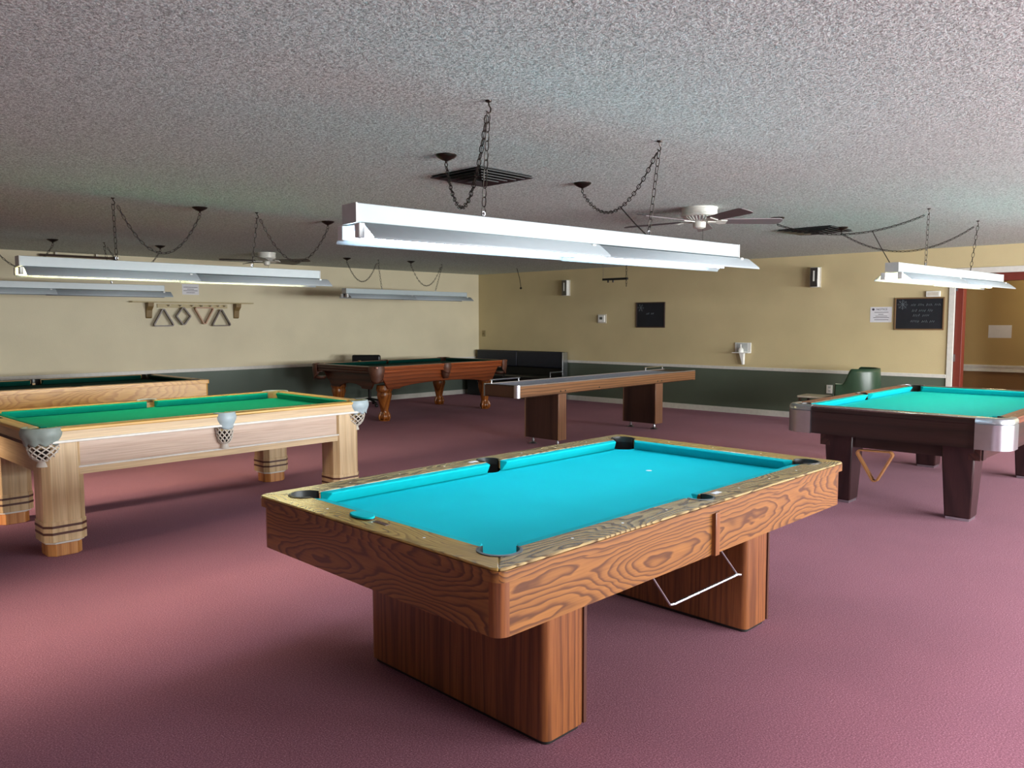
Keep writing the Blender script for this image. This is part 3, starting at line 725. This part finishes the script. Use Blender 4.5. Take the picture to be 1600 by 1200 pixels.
for x0, x1 in ((-1.23, -1.085), (.91, 1.09)):
    pd = MB().box(x0, x1, -.262, .268, .088, .66).build('pedestal', M['walnut_dark'], SB)
    MB().box(x0-.002, x1+.004, -hy+.004, -.262, .086, .665).build('pedestal_face', M['walnut_z'], pd, bevel=.004)
    MB().box(x0-.002, x1+.004, .262, hy-.004, .086, .665).build('pedestal_face', M['walnut_z'], pd, bevel=.004)
    q = MB()
    for y in (-.2, .2):
        ft = MB().lathe([(.05, 0), (.052, .008), (.02, .022), (.012, .03), (.012, .088)], ((x0+x1)/2, y), 16).lathe([(.018, .03), (.02, .05), (.018, .06)], ((x0+x1)/2, y), 8)
        ft.build('leveler_foot', M['brushed'], pd)
bolt = MB()
for x in (-1.2, -1.11, .95, 1.05, -.42):
    bolt.tube([(x, -hy-.004, .695), (x, -hy+.002, .695)], .010, 10)
bolt.build('bolt_cap', M['blackplastic'], SB)

# ------------------------------------------------------------------ seating
BN = thing('corner_bench', 'navy black vinyl bench with padded back along the wall', 'bench', (11.9, 10.75, 0))
MB().box(-.12, .30, -1.13, 1.15, 0, .36).build('bench_base', M['vinyl_seat'], BN, bevel=.01)
for y0, y1 in ((-1.17, .02), (.03, 1.17)):
    MB().box(-.2, .26, y0, y1, .36, .475).build('seat_cushion', M['vinyl_seat'], BN, bevel=.03, seg=3)
    MB().box(.20, .33, y0, y1, .62, .945).build('back_cushion', M['vinyl'], BN, bevel=.025, seg=3)
MB().box(.31, .36, -1.18, 1.18, .36, .93).build('back_panel', M['blackplastic'], BN)
MB().box(.18, .34, -1.195, -1.182, 0, .94).box(-.20, .18, -1.195, -1.182, .55, .575).box(-.20, -.18, -1.195, -1.182, 0, .575).build('end_frame', M['brushed'], BN, bevel=.003)

OC = thing('office_chair', 'black swivel chair standing behind the cherry table', 'chair', (8.98, 11.62, 0), R(-50))
MB().box(-.26, .26, -.27, -.19, .52, .95).build('backrest', M['vinyl_seat'], OC, bevel=.035, seg=4)
MB().box(-.25, .25, -.2, .26, .42, .51).build('seat', M['vinyl_seat'], OC, bevel=.03, seg=3)
MB().tube([(0, 0, .12), (0, 0, .43)], .028, 12).build('gas_column', M['blackplastic'], OC)
for k in range(5):
    a = 2*pi*k/5+.3
    lg = MB().tube([(0, 0, .13), (.30*cos(a), .30*sin(a), .075)], [.025, .016], 8).build('leg', M['blackplastic'], OC)
    MB().tube([(.30*cos(a)-.02*sin(a), .30*sin(a)+.02*cos(a), .032), (.30*cos(a)+.02*sin(a), .30*sin(a)-.02*cos(a), .032)], .031, 14).build('caster', M['blackplastic'], lg)

# green tub chair facing along +y, outer shell toward the camera
GC = thing('tub_chair', 'dark green moulded tub chair against the far wall', 'chair', (11.55, 3.85, 0), R(8))
n = 36; rows = 10; vs = []; fs = []
for j in range(rows+1):
    t = j/rows
    for i in range(n+1):
        u = i/n; a = pi*(1.0+u)          # from -x arm, round the back (-y), to +x arm
        # U-shaped plan with straight arms
        s_ = u*3
        if s_ < 1: px, py = -.30, .20-s_*.24
        elif s_ > 2: px, py = .30, .20-(3-s_)*.24
        else:
            q = pi*(s_-1); px, py = -.30*cos(q), -.04-.27*sin(q)
        hgt = .655+.215*max(0, min(1, (1-abs(u-.5)*2-.30)/.26))**1.0*1.0
        k = max(0, min(1, (1-abs(u-.5)*2-.26)/.34)); k = k*k*(3-2*k)
        hgt = .655+.22*k
        z = .36+(hgt-.36)*t
        bow = 1+.04*sin(pi*t)
        vs.append((px*bow, py*bow, z))
for j in range(rows):
    for i in range(n): fs.append((j*(n+1)+i, j*(n+1)+i+1, (j+1)*(n+1)+i+1, (j+1)*(n+1)+i))
sh = MB().add(vs, fs).build('shell', M['greenshell'], GC, solid=.03, ang=60)
MB().tube([vs[rows*(n+1)+i] for i in range(0, 12)], .008, 6).tube([vs[j*(n+1)] for j in range(rows+1)], .008, 6).build('edge_piping', M['piping'], sh)
MB().prism(rrect(-.27, .27, -.26, .20, .06), .36, .46).build('seat', M['greenshell'], GC, bevel=.02)
for sx in (1, -1):
    for sy in (1, -1): MB().tube([(sx*.22, sy*.2, .36), (sx*.25, sy*.24, 0)], .014, 10).build('leg', M['brushed'], GC)
ST = thing('side_table', 'low pale topped side table beside the green tub chair', 'side table', (11.55, 4.42, 0))
MB().prism(rrect(-.2, .2, -.19, .19, .03), .425, .45).build('tabletop', M['beigeplastic'], ST, bevel=.004)
for sx in (1, -1):
    for sy in (1, -1): MB().box(sx*.16-.015, sx*.16+.015, sy*.15-.015, sy*.15+.015, 0, .425).build('leg', M['framedark'], ST)

# ------------------------------------------------------------------ chains
def chain(mb, pts, pitch=.044, lw=.0115, wr=.0026):
    """links along a polyline"""
    pts = [Vector(p) for p in pts]
    seg = [(pts[i+1]-pts[i]).length for i in range(len(pts)-1)]; tot = sum(seg)
    n = max(2, round(tot/pitch)); step = tot/n
    def at(s):
        for i, l in enumerate(seg):
            if s <= l or i == len(seg)-1: return pts[i]+(pts[i+1]-pts[i])*(s/l)
            s -= l
    for k in range(n):
        a, b = at(k*step), at((k+1)*step); t = (b-a).normalized()
        u = t.cross(Vector((0, 0, 1)))
        if u.length < .1: u = t.cross(Vector((.6, .8, 0)))
        u.normalize(); v = t.cross(u)
        w = (u+v).normalized() if k % 2 else (u-v).normalized()
        m_ = (a+b)/2; hl = step*.62-lw*.3
        ring = []
        for i in range(10):
            an = 2*pi*i/10; ca, sa = cos(an), sin(an)
            ring.append(m_+w*lw*ca+t*(sa*lw+(hl-lw)*(1 if sa > .01 else (-1 if sa < -.01 else 0))))
        mb.tube(ring, wr, 5, closed=True)
def sag(a, b, drop, n=24):
    a, b = Vector(a), Vector(b)
    return [a.lerp(b, i/n)-Vector((0, 0, drop*4*(i/n)*(1-i/n))) for i in range(n+1)]

# ------------------------------------------------------------------ hanging fluorescent fixtures
FG = 'hanging fluorescent lights'
def fixture(label, p0, p1, hooks, ztop, tube, lit, glow=True):
    (xa, ya), (xb, yb) = p0, p1
    ln = math.hypot(xb-xa, yb-ya); an = math.atan2(yb-ya, xb-xa)
    cx, cy = (xa+xb)/2, (ya+yb)/2
    t = thing('fluorescent_light', label, 'ceiling light', (cx, cy, ztop), an, FG)
    h = ln/2; zb = -.078
    MB().box(-h, h, -.055, .055, zb, 0).build('channel', M['whitemetal'], t, bevel=.003)
    for s in (1, -1):
        MB().box(s*h-.004, s*h+.004, -.057, .057, zb-.002, .001).build('end_plate', M['endplate'], t)
    # two reflector halves, overlapping at the middle, flared wings either side
    for x0, x1, dz in ((-h+.02, .05, 0), (.0, h+.075, -.004)):
        prof = [(-.156, zb-.074), (-.152, zb-.064), (-.08, zb-.010), (-.06, zb-.004), (.06, zb-.004), (.08, zb-.010), (.152, zb-.064), (.156, zb-.074)]
        vs = [(x, y, z+dz) for x in (x0, x1) for y, z in prof]; k = len(prof)
        MB().add(vs, [(i, i+1, k+i+1, k+i) for i in range(k-1)]).build('reflector', M['reflector'], t, solid=.004, ang=25)
    for y in (-.07, .07):
        for x0, x1 in ((-h+.015, -.02), (.02, h-.03)):
            MB().tube([(x0, y, zb-.044), (x1, y, zb-.044)], .019, 12).build('fluorescent_tube', tube, t)
        for x in (-h+.004, 0, h-.015):
            MB().box(x-.014, x+.014, y-.02, y+.02, zb-.066, zb-.006).build('tube_socket', M['socket'], t, bevel=.004)
    c_, s_ = cos(-an), sin(-an)
    for hxw, hyw, fx in hooks:
        dx, dy = hxw-cx, hyw-cy; lx, ly = dx*c_-dy*s_, dx*s_+dy*c_
        top = (lx, ly, H-ztop); mb = MB()
        chain(mb, [(lx, ly, H-ztop-.055), (fx, 0, .012)])
        ch = mb.build('suspension_chain', M['chain'], t)
        hk = MB().lathe([(.016, H-ztop), (.014, H-ztop-.006), (.005, H-ztop-.01)], (lx, ly), 12)
        hk.tube([(lx, ly, H-ztop-.005), (lx+.004, ly, H-ztop-.022), (lx+.014, ly, H-ztop-.034), (lx+.012, ly, H-ztop-.05), (lx, ly, H-ztop-.057), (lx-.012, ly, H-ztop-.05)], .0038, 7)
        hk.build('ceiling_hook', M['bronze'], ch)
        MB().tube([(fx, 0, .0), (fx, 0, .02)], .004, 6).tube([(fx+.01*cos(a), 0, .022+.01*sin(a)) for a in [2*pi*i/10 for i in range(10)]], .003, 5, closed=True).build('chain_loop', M['brushed'], ch)
    return t
def fxpos(p0, p1, x):   # distance of world x along the fixture from its middle
    ln = math.hypot(p1[0]-p0[0], p1[1]-p0[1]); return (x-(p0[0]+p1[0])/2)/(p1[0]-p0[0])*ln
lights = [
 ('bright cool white fluorescent light hanging above the honey oak table', (2.0, 2.70), (4.735, 2.368), [(2.695, 2.571, 2.703), (3.934, 2.421, 3.91)], 2.02, 'tube_cool'),
 ('warm lit fluorescent light hanging above the pale maple table', (1.985, 6.87), (4.577, 6.735), [(2.672, 6.791, 2.70), (3.924, 6.72, 3.89)], 2.045, 'tube_warm'),
 ('unlit fluorescent light hanging above the golden oak table', (2.05, 10.74), (4.76, 10.58), [(2.75, 10.65, 2.75), (4.05, 10.62, 4.12)], 2.03, 'tube_off'),
 ('unlit fluorescent light hanging above the cherry claw foot table', (7.56, 10.39), (10.22, 10.37), [(8.201, 10.328, 8.31), (9.601, 10.318, 9.5)], 2.072, 'tube_off'),
 ('warm lit fluorescent light hanging above the dark mahogany table', (7.25, 2.14), (10.0, 1.86), [(7.92, 2.04, 7.98), (9.23, 1.915, 9.15)], 2.035, 'tube_warm'),
]
for lab, p0, p1, hk, zt, tb in lights:
    fixture(lab, p0, p1, [(a, b, fxpos(p0, p1, x)) for a, b, x in hk], zt, M[tb], tb != 'tube_off')

CG = 'ceiling canopies with swag chains'
def canopy(label, cx, cy, hook, drop, cord=None):
    t = thing('swag_canopy', label, 'ceiling canopy', (cx, cy, H), 0, CG)
    MB().lathe([(.066, 0), (.064, -.008), (.05, -.018), (.028, -.03), (.012, -.036), (.006, -.04)], (0, 0), 26).build('canopy_cup', M['bronze'], t, ang=50)
    MB().tube([(0, 0, -.036), (0, 0, -.05)], .008, 8).tube([(.012*cos(a), 0, -.06+.012*sin(a)) for a in [2*pi*i/10 for i in range(10)]], .003, 5, closed=True).build('canopy_loop', M['bronze'], t)
    a = (0, 0, -.07); b = Vector((hook[0]-cx, hook[1]-cy, 0)); b = b*(1-.035/b.length)+Vector((0, 0, -.06))
    mb = MB(); pts = sag(a, b, drop); chain(mb, pts, .040, .0105, .0026)
    ch = mb.build('swag_chain', M['chain'], t)
    MB().tube([p+Vector((0, 0, .002)) for p in pts], .0018, 5).build('lamp_cord', M['cable'], ch)
    if cord:
        k, e = cord
        s = pts[k]; e = Vector((e[0]-cx, e[1]-cy, e[2]-H))
        MB().tube([s, s.lerp(e, .5)+Vector((.03, 0, -.02)), e], .004, 6).build('drop_cord', M['cable'], ch)
canopy('bronze canopy beside the square louvred vent, chain swagging to the honey oak light', 3.378, 3.581, (2.695, 2.571), .33)
canopy('bronze canopy between the louvred vent and white fan, feeding the honey oak light', 4.729, 3.559, (3.934, 2.421), .23, (14, (3.97, 2.52, 2.035)))
canopy('bronze canopy near the middle of the lit light over the pale maple table', 3.41, 6.791, (2.672, 6.791), .36)
canopy('bronze canopy by the door-side end of the lit pale maple table light', 4.754, 6.788, (3.924, 6.72), .36)
canopy('bronze canopy above the middle of the unlit golden oak table light', 3.475, 10.678, (2.75, 10.65), .30)
canopy('bronze canopy above the far end of the unlit golden oak table light', 4.724, 10.535, (4.05, 10.62), .28)
canopy('bronze canopy nearest the dark bladed fan, chain swagging to the cherry table light', 7.617, 10.38, (8.201, 10.328), .30)
canopy('bronze canopy over the middle of the cherry table light', 8.747, 10.15, (9.601, 10.318), .33)
canopy('bronze canopy at the white fan blade tip, chain passing the second vent', 7.589, 3.315, (7.92, 2.04), .13, (16, (7.45, 2.22, 2.05)))
canopy('bronze canopy on the edge of the vent near the doorway', 8.834, 3.136, (9.23, 1.915), .22)

# ------------------------------------------------------------------ vents
def vent(label, x, y, rz, s):
    t = thing('ceiling_vent', label, 'ceiling vent', (x, y, H), rz, 'square ceiling vents')
    MB().box(-s*.97, s*.97, -s*.97, s*.97, -.006, 0).build('backing', M['ventdark'], t)
    k = MB()
    for i in range(5):
        a = s*(1-.17*i); z = -.012-.007*i
        k.sweep([(0, z), (0, z-.006), (.035, z+.008), (.035, z+.012)], [(-a, -a), (a, -a), (a, a), (-a, a)], closed=True)
    k.build('louver_ring', M['vent'], t, ang=20)
vent('square louvred ceiling vent above the bright cool light', 4.02, 3.90, R(-2), .255)
vent('square louvred ceiling vent toward the doorway beside a canopy', 8.87, 3.44, R(-2), .30)

# ------------------------------------------------------------------ ceiling fans
def fan(label, x, y, body, blade, r, rot, rad=.66, zsc=1.0):
    t = thing('ceiling_fan', label, 'ceiling fan', (x, y, H), rot, 'ceiling fans')
    k = zsc
    MB().lathe([(r, 0), (r, -.012), (r*.97, -.02), (r*.97, -.055*k), (r*1.0, -.06*k), (r*.99, -.075*k), (r*.9, -.082*k)], (0, 0), 36).build('motor_housing', body, t, ang=30)
    q = MB()
    for i in range(28):
        a = 2*pi*i/28
        q.tube([(r*.9*cos(a), r*.9*sin(a), -.083*k), (r*.62*cos(a), r*.62*sin(a), -.112*k)], .005, 5)
    q.build('vent_rib', body, t)
    MB().lathe([(r*.88, -.083*k), (r*.6, -.113*k), (r*.5, -.118*k)], (0, 0), 30).build('lower_housing', M['endplate'], t)
    MB().lathe([(r*.34, -.115*k), (r*.36, -.13*k), (r*.34, -.175*k), (r*.2, -.185*k), (0, -.187*k)], (0, 0), 24).build('switch_cup', body, t)
    for i in range(5):
        a = 2*pi*i/5
        def rt(u, v, w, a=a): 
            v2, w2 = v, w-v*.22
            return (u*cos(a)-v2*sin(a), u*sin(a)+v2*cos(a), w2)
        z = -.125*k
        ir = MB().prism([(r*.45, -.015), (r*.9, -.012), (r*1.15, -.045), (r*1.5, -.04), (r*1.5, .04), (r*1.15, .045), (r*.9, .012), (r*.45, .015)], z-.004, z+.004, rt).build('blade_iron', body, t)
        MB().prism([(r*1.25, -.055), (rad-.04, -.07), (rad-.01, -.055), (rad, -.03), (rad, .03), (rad-.01, .055), (rad-.04, .07), (r*1.25, .055)], z+.004, z+.010, rt).build('fan_blade', blade, ir)
    MB().tube([(r*.2, 0, -.18*k), (r*.2, 0, -.30*k)], .002, 5).lathe([(0, -.30*k), (.005, -.305*k), (0, -.315*k)], (r*.2, 0), 8).build('pull_chain', M['chain'], t)
fan('white ceiling fan with ribbed motor housing beside the bright cool light', 6.47, 3.555, M['fanwhite'], M['fanblade'], .162, R(-48), .74)
fan('ceiling fan with dark blades behind the light of the pale maple table', 6.25, 10.46, M['fanwhite'], M['fanblade_dark'], .13, R(15), .66)
# dark rod with a ball end, high on the rack wall
o = thing('hanging_rod', 'dark brown rod with a ball end high on the wall above the wall rack', 'rod', (4.4, ywall(4.4)-.06, 2.50), math.atan(YM))
MB().tube([(-.5, 0, 0), (.49, 0, 0)], .018, 10).build('rod', M['darkrod'], o)
MB().lathe([(0, -.03), (.02, -.026), (.03, 0), (.02, .026), (0, .03)], (.50, 0), 14).build('ball_end', M['blackplastic'], o)
MB().box(-.3, -.27, 0, .06, -.01, .05).box(.24, .27, 0, .06, -.01, .05).build('bracket', M['beigeplastic'], o)
# suspended dark bar near the doorway wall
o = thing('hanging_bar', 'dark bar hanging from a chain above the small chalkboard', 'hanging bar', (11.0, 7.6, 2.245))
MB().box(-.02, .02, -.26, .24, -.018, .018).build('bar', M['blackplastic'], o, bevel=.004)
MB().tube([(0, .13, -.018), (0, .13, -.055)], .014, 8).tube([(0, .03, -.018), (0, .03, -.055)], .014, 8).build('peg', M['blackplastic'], o)
mb = MB(); chain(mb, [(0, -.235, H-2.245), (0, -.235, -.13)], .05, .013, .0035); mb.build('suspension_chain', M['chain'], o)
MB().tube([(0, .235, H-2.245), (0, .235, .018)], .003, 5).build('suspension_wire', M['chain'], o)
o = thing('pull_cord', 'thin pull cord with a small ball hanging below the ceiling near the wall light', 'pull cord', (11.3, 9.95, H))
MB().tube([(0, .1, 0), (0, .03, -.2), (0, 0, -.36)], .006, 6).build('cord', M['chain'], o)
MB().lathe([(0, -.40), (.02, -.39), (.024, -.375), (.012, -.36), (0, -.355)], (0, 0), 12).build('ball', M['chain'], o)

# ------------------------------------------------------------------ things on the doorway wall (local: x out of wall = -x)
def wallbox(mb, y0, y1, z0, z1, d0, d1): return mb.box(XW-d1, XW-d0, y0, y1, z0, z1)
def sconce(y, z, label):
    t = thing('wall_light', label, 'wall light', (XW, y, z), 0, 'small box wall lights')
    MB().box(-.02, 0, -.075, .075, -.155, .155).build('back_plate', M['beigeplastic'], t, bevel=.003)
    MB().box(-.10, -.02, -.062, .062, -.15, .15).build('housing', M['white'], t, bevel=.004)
    MB().box(-.108, -.10, -.055, .055, -.145, .145).build('front_panel', M['smoke'], t, bevel=.002)
    MB().box(-.112, -.108, -.012, .012, -.06, .10).build('light_strip', M['white'], t)
sconce(9.6, 2.195, 'grey box wall light above the bench end of the wall')
sconce(4.72, 2.21, 'grey box wall light high above the white wall holder')
t = thing('wall_thermostat', 'beige thermostat with grey display on the tan wall', 'thermostat', (XW, 8.76, 1.592))
MB().box(-.012, 0, -.10, .10, -.085, .085).build('back_plate', M['beigeplastic'], t, bevel=.003)
MB().box(-.04, -.012, -.075, .07, -.065, .065).build('housing', M['white'], t, bevel=.006)
MB().box(-.042, -.04, -.03, .035, -.015, .032).build('display', M['lcd'], t)
t = thing('light_switch', 'tan light switch plate in the corner above the bench', 'light switch', (XW, 11.88, 1.287))
MB().box(-.008, 0, -.045, .045, -.065, .065).build('cover_plate', M['tanplastic'], t, bevel=.002)
MB().box(-.02, -.008, -.008, .008, -.015, .015).build('toggle', M['rackbrown'], t)
t = thing('wall_outlet', 'white wall outlet on the green wainscot by the tub chair', 'outlet', (XW, 4.47, .49))
MB().box(-.008, 0, -.045, .045, -.065, .065).build('cover_plate', M['white'], t, bevel=.002)
MB().box(-.011, -.008, -.018, .018, .012, .045).box(-.011, -.008, -.018, .018, -.045, -.012).build('receptacle', M['endplate'], t)

def scribble(mb, y, z, width, h, x, seed, r=.0045):
    rnd = random.Random(seed); px = y
    while px > y-width:
        wl = rnd.uniform(.05, .12); pts = []; k = 0
        while k*.012 < wl:
            pts.append((x, px-k*.012, z+h*(.5 if k % 2 else -.35)*rnd.uniform(.5, 1.0))); k += 1
        if len(pts) > 1: mb.tube(pts, r, 4)
        px -= wl+.03
def board(y0, y1, z0, z1, label, frame, flower, lines, seed):
    t = thing('chalkboard', label, 'chalkboard', (XW, (y0+y1)/2, (z0+z1)/2), 0, 'framed chalkboards')
    a, b_ = (y0-y1)/2, (z1-z0)/2
    MB().box(-.014, 0, -a, a, -b_, b_).build('writing_panel', M['chalkboard'], t)
    f = .018
    MB().box(-.024, 0, -a-f, -a, -b_-f, b_+f).box(-.024, 0, a, a+f, -b_-f, b_+f).box(-.024, 0, -a, a, -b_-f, -b_).box(-.024, 0, -a, a, b_, b_+f).build('frame', frame, t, bevel=.002)
    m = MB()
    for ly, lz, w in lines: scribble(m, ly*a, lz*b_, w*a, .045, -.015, seed+int(lz*50))
    for k in range(flower):
        an = 2*pi*k/flower
        m.tube([(-.015, a*.72, b_*.62), (-.015, a*.72+.07*cos(an), b_*.62+.07*sin(an)), (-.015, a*.72+.05*cos(an+.5), b_*.62+.05*sin(an+.5))], .005, 4)
    if m.v: m.build('chalk_writing', M['chalk'], t)
board(7.975, 7.41, 1.445, 1.865, 'small chalkboard with dark frame and faint smudged chalk flower', M['framedark'], 6, [(.3, .1, .5)], 3)
board(3.545, 2.93, 1.425, 1.852, 'framed chalkboard with chalk handwriting beside the doorway', M['boardframe'], 8, [(.35, .58, 1.05), (.3, .2, .95), (.25, -.12, .7), (.35, -.52, 1.1)], 11)
def text(parent, body, size, loc, mat, rz):
    cu = bpy.data.curves.new('heading', 'FONT'); cu.body = body; cu.size = size; cu.align_x = 'CENTER'; cu.align_y = 'CENTER'
    tmp = bpy.data.objects.new('tmp', cu); col.objects.link(tmp)
    me = bpy.data.meshes.new_from_object(tmp.evaluated_get(bpy.context.evaluated_depsgraph_get()))
    bpy.data.objects.remove(tmp)
    me.materials.clear(); me.materials.append(mat)
    o = bpy.data.objects.new('heading_text', me); col.objects.link(o); o.parent = parent; o.location = loc; o.rotation_euler = (pi/2, 0, rz)
    return o
def notice(name, label, loc, rz, w, h, lines, head=None, dot=False, grp='paper notices'):
    t = thing(name, label, 'notice', loc, rz, grp)     # local: face toward -y, u along x
    MB().box(-w/2, w/2, -.002, 0, -h/2, h/2).build('sheet', M['paper'], t)
    m = MB()
    for u0, u1, z in lines: m.box(u0*w, u1*w, -.003, -.002, z*h-.0035, z*h+.0035)
    if m.v: m.build('printed_text', M['ink'], t)
    if dot: MB().prism(arc(-.36*w, .34*h, .018, 0, 2*pi, 16)[:-1], 0, .001, lambda u, v, q: (u, -.002-q, v)).build('round_emblem', M['ink'], t)
    if head: text(t, head, .042, (.04*w, -.0035, .34*h), M['ink'], 0)
notice('wall_notice', 'white printed notice with round emblem beside the handwritten chalkboard', (XW-.001, 3.755, 1.63), R(-90), .30, .225,
       [(-.3, .35, .15), (-.12, .12, .02), (-.25, .3, -.1), (-.35, .38, -.2), (-.3, .36, -.34)], 'NOTICE', True)
yl_ = ywall(6.07)
notice('wall_notice', 'pale printed notice on the wall above the triangle rack shelf', (6.05, ywall(6.05)-.001, 2.07), math.atan(YM), .27, .17,
       [(-.42, .42, .2), (-.2, .2, .02), (-.42, .42, -.12), (-.25, .25, -.3)])
notice('hall_notice', 'blank white paper on the hall wall seen through the doorway', (13.599, 2.47, 1.376), R(-90), .30, .19, [])
o = thing('wall_box', 'small white box on the wall just above the handwritten chalkboard', 'wall box', (XW, 3.06, 1.915))
MB().box(-.035, 0, -.09, .09, -.04, .04).build('housing', M['white'], o, bevel=.004)
MB().box(-.037, -.035, -.07, .07, -.025, .025).build('cover', M['beigeplastic'], o)
# white wall holder with pointed bracket
o = thing('wall_holder', 'white wall holder with a pointed bracket above the chair rail', 'wall holder', (XW, 5.9, 1.10))
MB().box(-.02, 0, -.14, .14, -.08, .085).build('back_plate', M['white'], o, bevel=.004)
MB().box(-.026, -.02, -.085, .10, -.06, .075).build('dark_panel', M['endplate'], o)
MB().lathe([(.045, -.075), (.045, -.03), (.03, -.005), (.012, .01), (.01, .06), (0, .062)], (-.075, .01), 18).build('nozzle', M['white'], o)
MB().prism([(-.14, -.085), (.14, -.085), (.14, -.075), (-.14, -.075)], -.13, 0, lambda u, v, w: (w, u, v)).build('ledge', M['white'], o)
MB().prism([(-.05, -.085), (.035, -.085), (-.02, -.275), (-.045, -.275)], -.09, -.03, lambda u, v, w: (w, u, v)).build('bracket', M['white'], o, bevel=.006)

# ------------------------------------------------------------------ triangle rack shelf on the other wall
def onwall(x, d, z): return (x, ywall(x)-d, z)
aw = math.atan(YM)
o = thing('rack_shelf', 'tan wall shelf with brackets and pegs holding ball racks', 'wall shelf', onwall(6.08, 0, 1.86), aw)
MB().box(-.98, .98, -.14, 0, -.012, .006).build('shelf_board', M['racktan'], o, bevel=.003)
for x in (-.70, .72):
    MB().prism([(-.0, -.012), (-.13, -.012), (-.12, -.07), (-.05, -.13), (-.03, -.24), (-.0, -.26)], -.045, .045, lambda u, v, w, x=x: (x+w, u, v)).build('bracket', M['rackbrown'], o, bevel=.006)
MB().box(-.57, .57, -.02, 0, -.09, -.03).build('peg_rail', M['racktan'], o, bevel=.003)
for x in (-.40, -.22, -.03, .12, .27, .40, .51):
    MB().tube([(x, -.02, -.06), (x, -.085, -.05)], [.010, .008], 8).lathe([(0, -.06), (.014, -.055), (.014, -.045), (0, -.04)], (x, -.09), 8).build('peg', M['beigeplastic'], o)
def wall_tri(x, z, mat, label, flip, w=.35, h=.31, diamond=False, dy=.05):
    k = tri_mesh(w, h, .06, .019, diamond=diamond)
    if flip: k.v = [(a, b, -h-c) for a, b, c in k.v]
    q = k.build('triangle_rack', mat); q.location = (x, ywall(x)-dy-.06, z); q.rotation_euler = (0, 0, aw)
    tag(q, label, 'ball rack', TG)
wall_tri(5.57, 1.785, M['trianglebrown'], 'dark triangle rack hanging at the corner-far end of the wall shelf pegs', True)
wall_tri(5.88, 1.80, M['trianglebrown'], 'dark diamond shaped rack hanging from the wall shelf', False, w=.25, h=.325, diamond=True)
wall_tri(6.22, 1.785, M['triangletan'], 'light brown triangle rack hanging point down from the wall shelf', False)
wall_tri(6.50, 1.785, M['trianglebrown'], 'dark triangle rack hanging beside the point-down rack on the wall shelf', True)

# ------------------------------------------------------------------ light
def area(name, loc, rot, sx, sy, energy, rgb):
    l = bpy.data.lights.new(name, 'AREA'); l.shape = 'RECTANGLE'; l.size = sx; l.size_y = sy; l.energy = energy; l.color = rgb
    o = bpy.data.objects.new(name, l); col.objects.link(o); o.location = loc; o.rotation_euler = rot
    return o
for i, (a, b_) in enumerate(WIN):   # daylight through the window openings
    area('window_daylight', ((a+b_)/2, Y0+.02, (WZ0+WZ1)/2), (R(90), 0, 0), b_-a-.1, WZ1-WZ0-.1, 400, (.93, .97, 1.0))
    area('ground_fill', ((a+b_)/2, Y0+.05, WZ0+.25), (R(118), 0, 0), b_-a-.1, .4, 115, (1.0, .98, .94))   # added to lift the ceiling, as light thrown up from the ground outside
for (a, b_), e, c in zip(RWIN, (80, 34, 36), ((1.0, .90, .98), (1.0, .78, .60), (1.0, .78, .60))):   # low beams through the rear windows
    o = area('rear_daylight', (X0+.02, (a+b_)/2, (RZ0+RZ1)/2), (R(76), 0, R(-90)), b_-a-.1, RZ1-RZ0-.1, e, c)
    o.data.spread = R(18)
pl = bpy.data.lights.new('hall_fill', 'POINT'); pl.energy = 30; pl.color = (1, .9, .72); pl.shadow_soft_size = .2  # added point light that brightens the hall, no lamp known there
o = bpy.data.objects.new('hall_fill', pl); col.objects.link(o); o.location = (12.95, 1.2, 2.3)
wd = bpy.data.worlds.new('World'); sc.world = wd; wd.use_nodes = True
wd.node_tree.nodes['Background'].inputs['Color'].default_value = (.75, .82, .9, 1)
wd.node_tree.nodes['Background'].inputs['Strength'].default_value = .6

# ------------------------------------------------------------------ camera
f, pitch, roll, yaw, hcam = 1230.95, -.0785, -.0022, .7334, 1.5334
fw = Vector((cos(yaw)*cos(pitch), sin(yaw)*cos(pitch), sin(pitch)))
r_ = fw.cross(Vector((0, 0, 1))).normalized(); u_ = r_.cross(fw)
r2 = r_*cos(roll)+u_*sin(roll); u2 = -r_*sin(roll)+u_*cos(roll)
cd = bpy.data.cameras.new('camera'); cam = bpy.data.objects.new('camera', cd); col.objects.link(cam)
cd.sensor_width = 36; cd.lens = 36*f/1600; cd.clip_start = .05; cd.clip_end = 100
cam.matrix_world = Matrix(((r2.x, u2.x, -fw.x, 0), (r2.y, u2.y, -fw.y, 0), (r2.z, u2.z, -fw.z, hcam), (0, 0, 0, 1)))
sc.camera = cam
sc.view_settings.view_transform = 'Standard'
sc.view_settings.look = 'None'
sc.view_settings.exposure = 0
sc.cycles.use_denoising = True
sc.cycles.max_bounces = 8
sc.cycles.diffuse_bounces = 5
sc.cycles.sample_clamp_indirect = 6
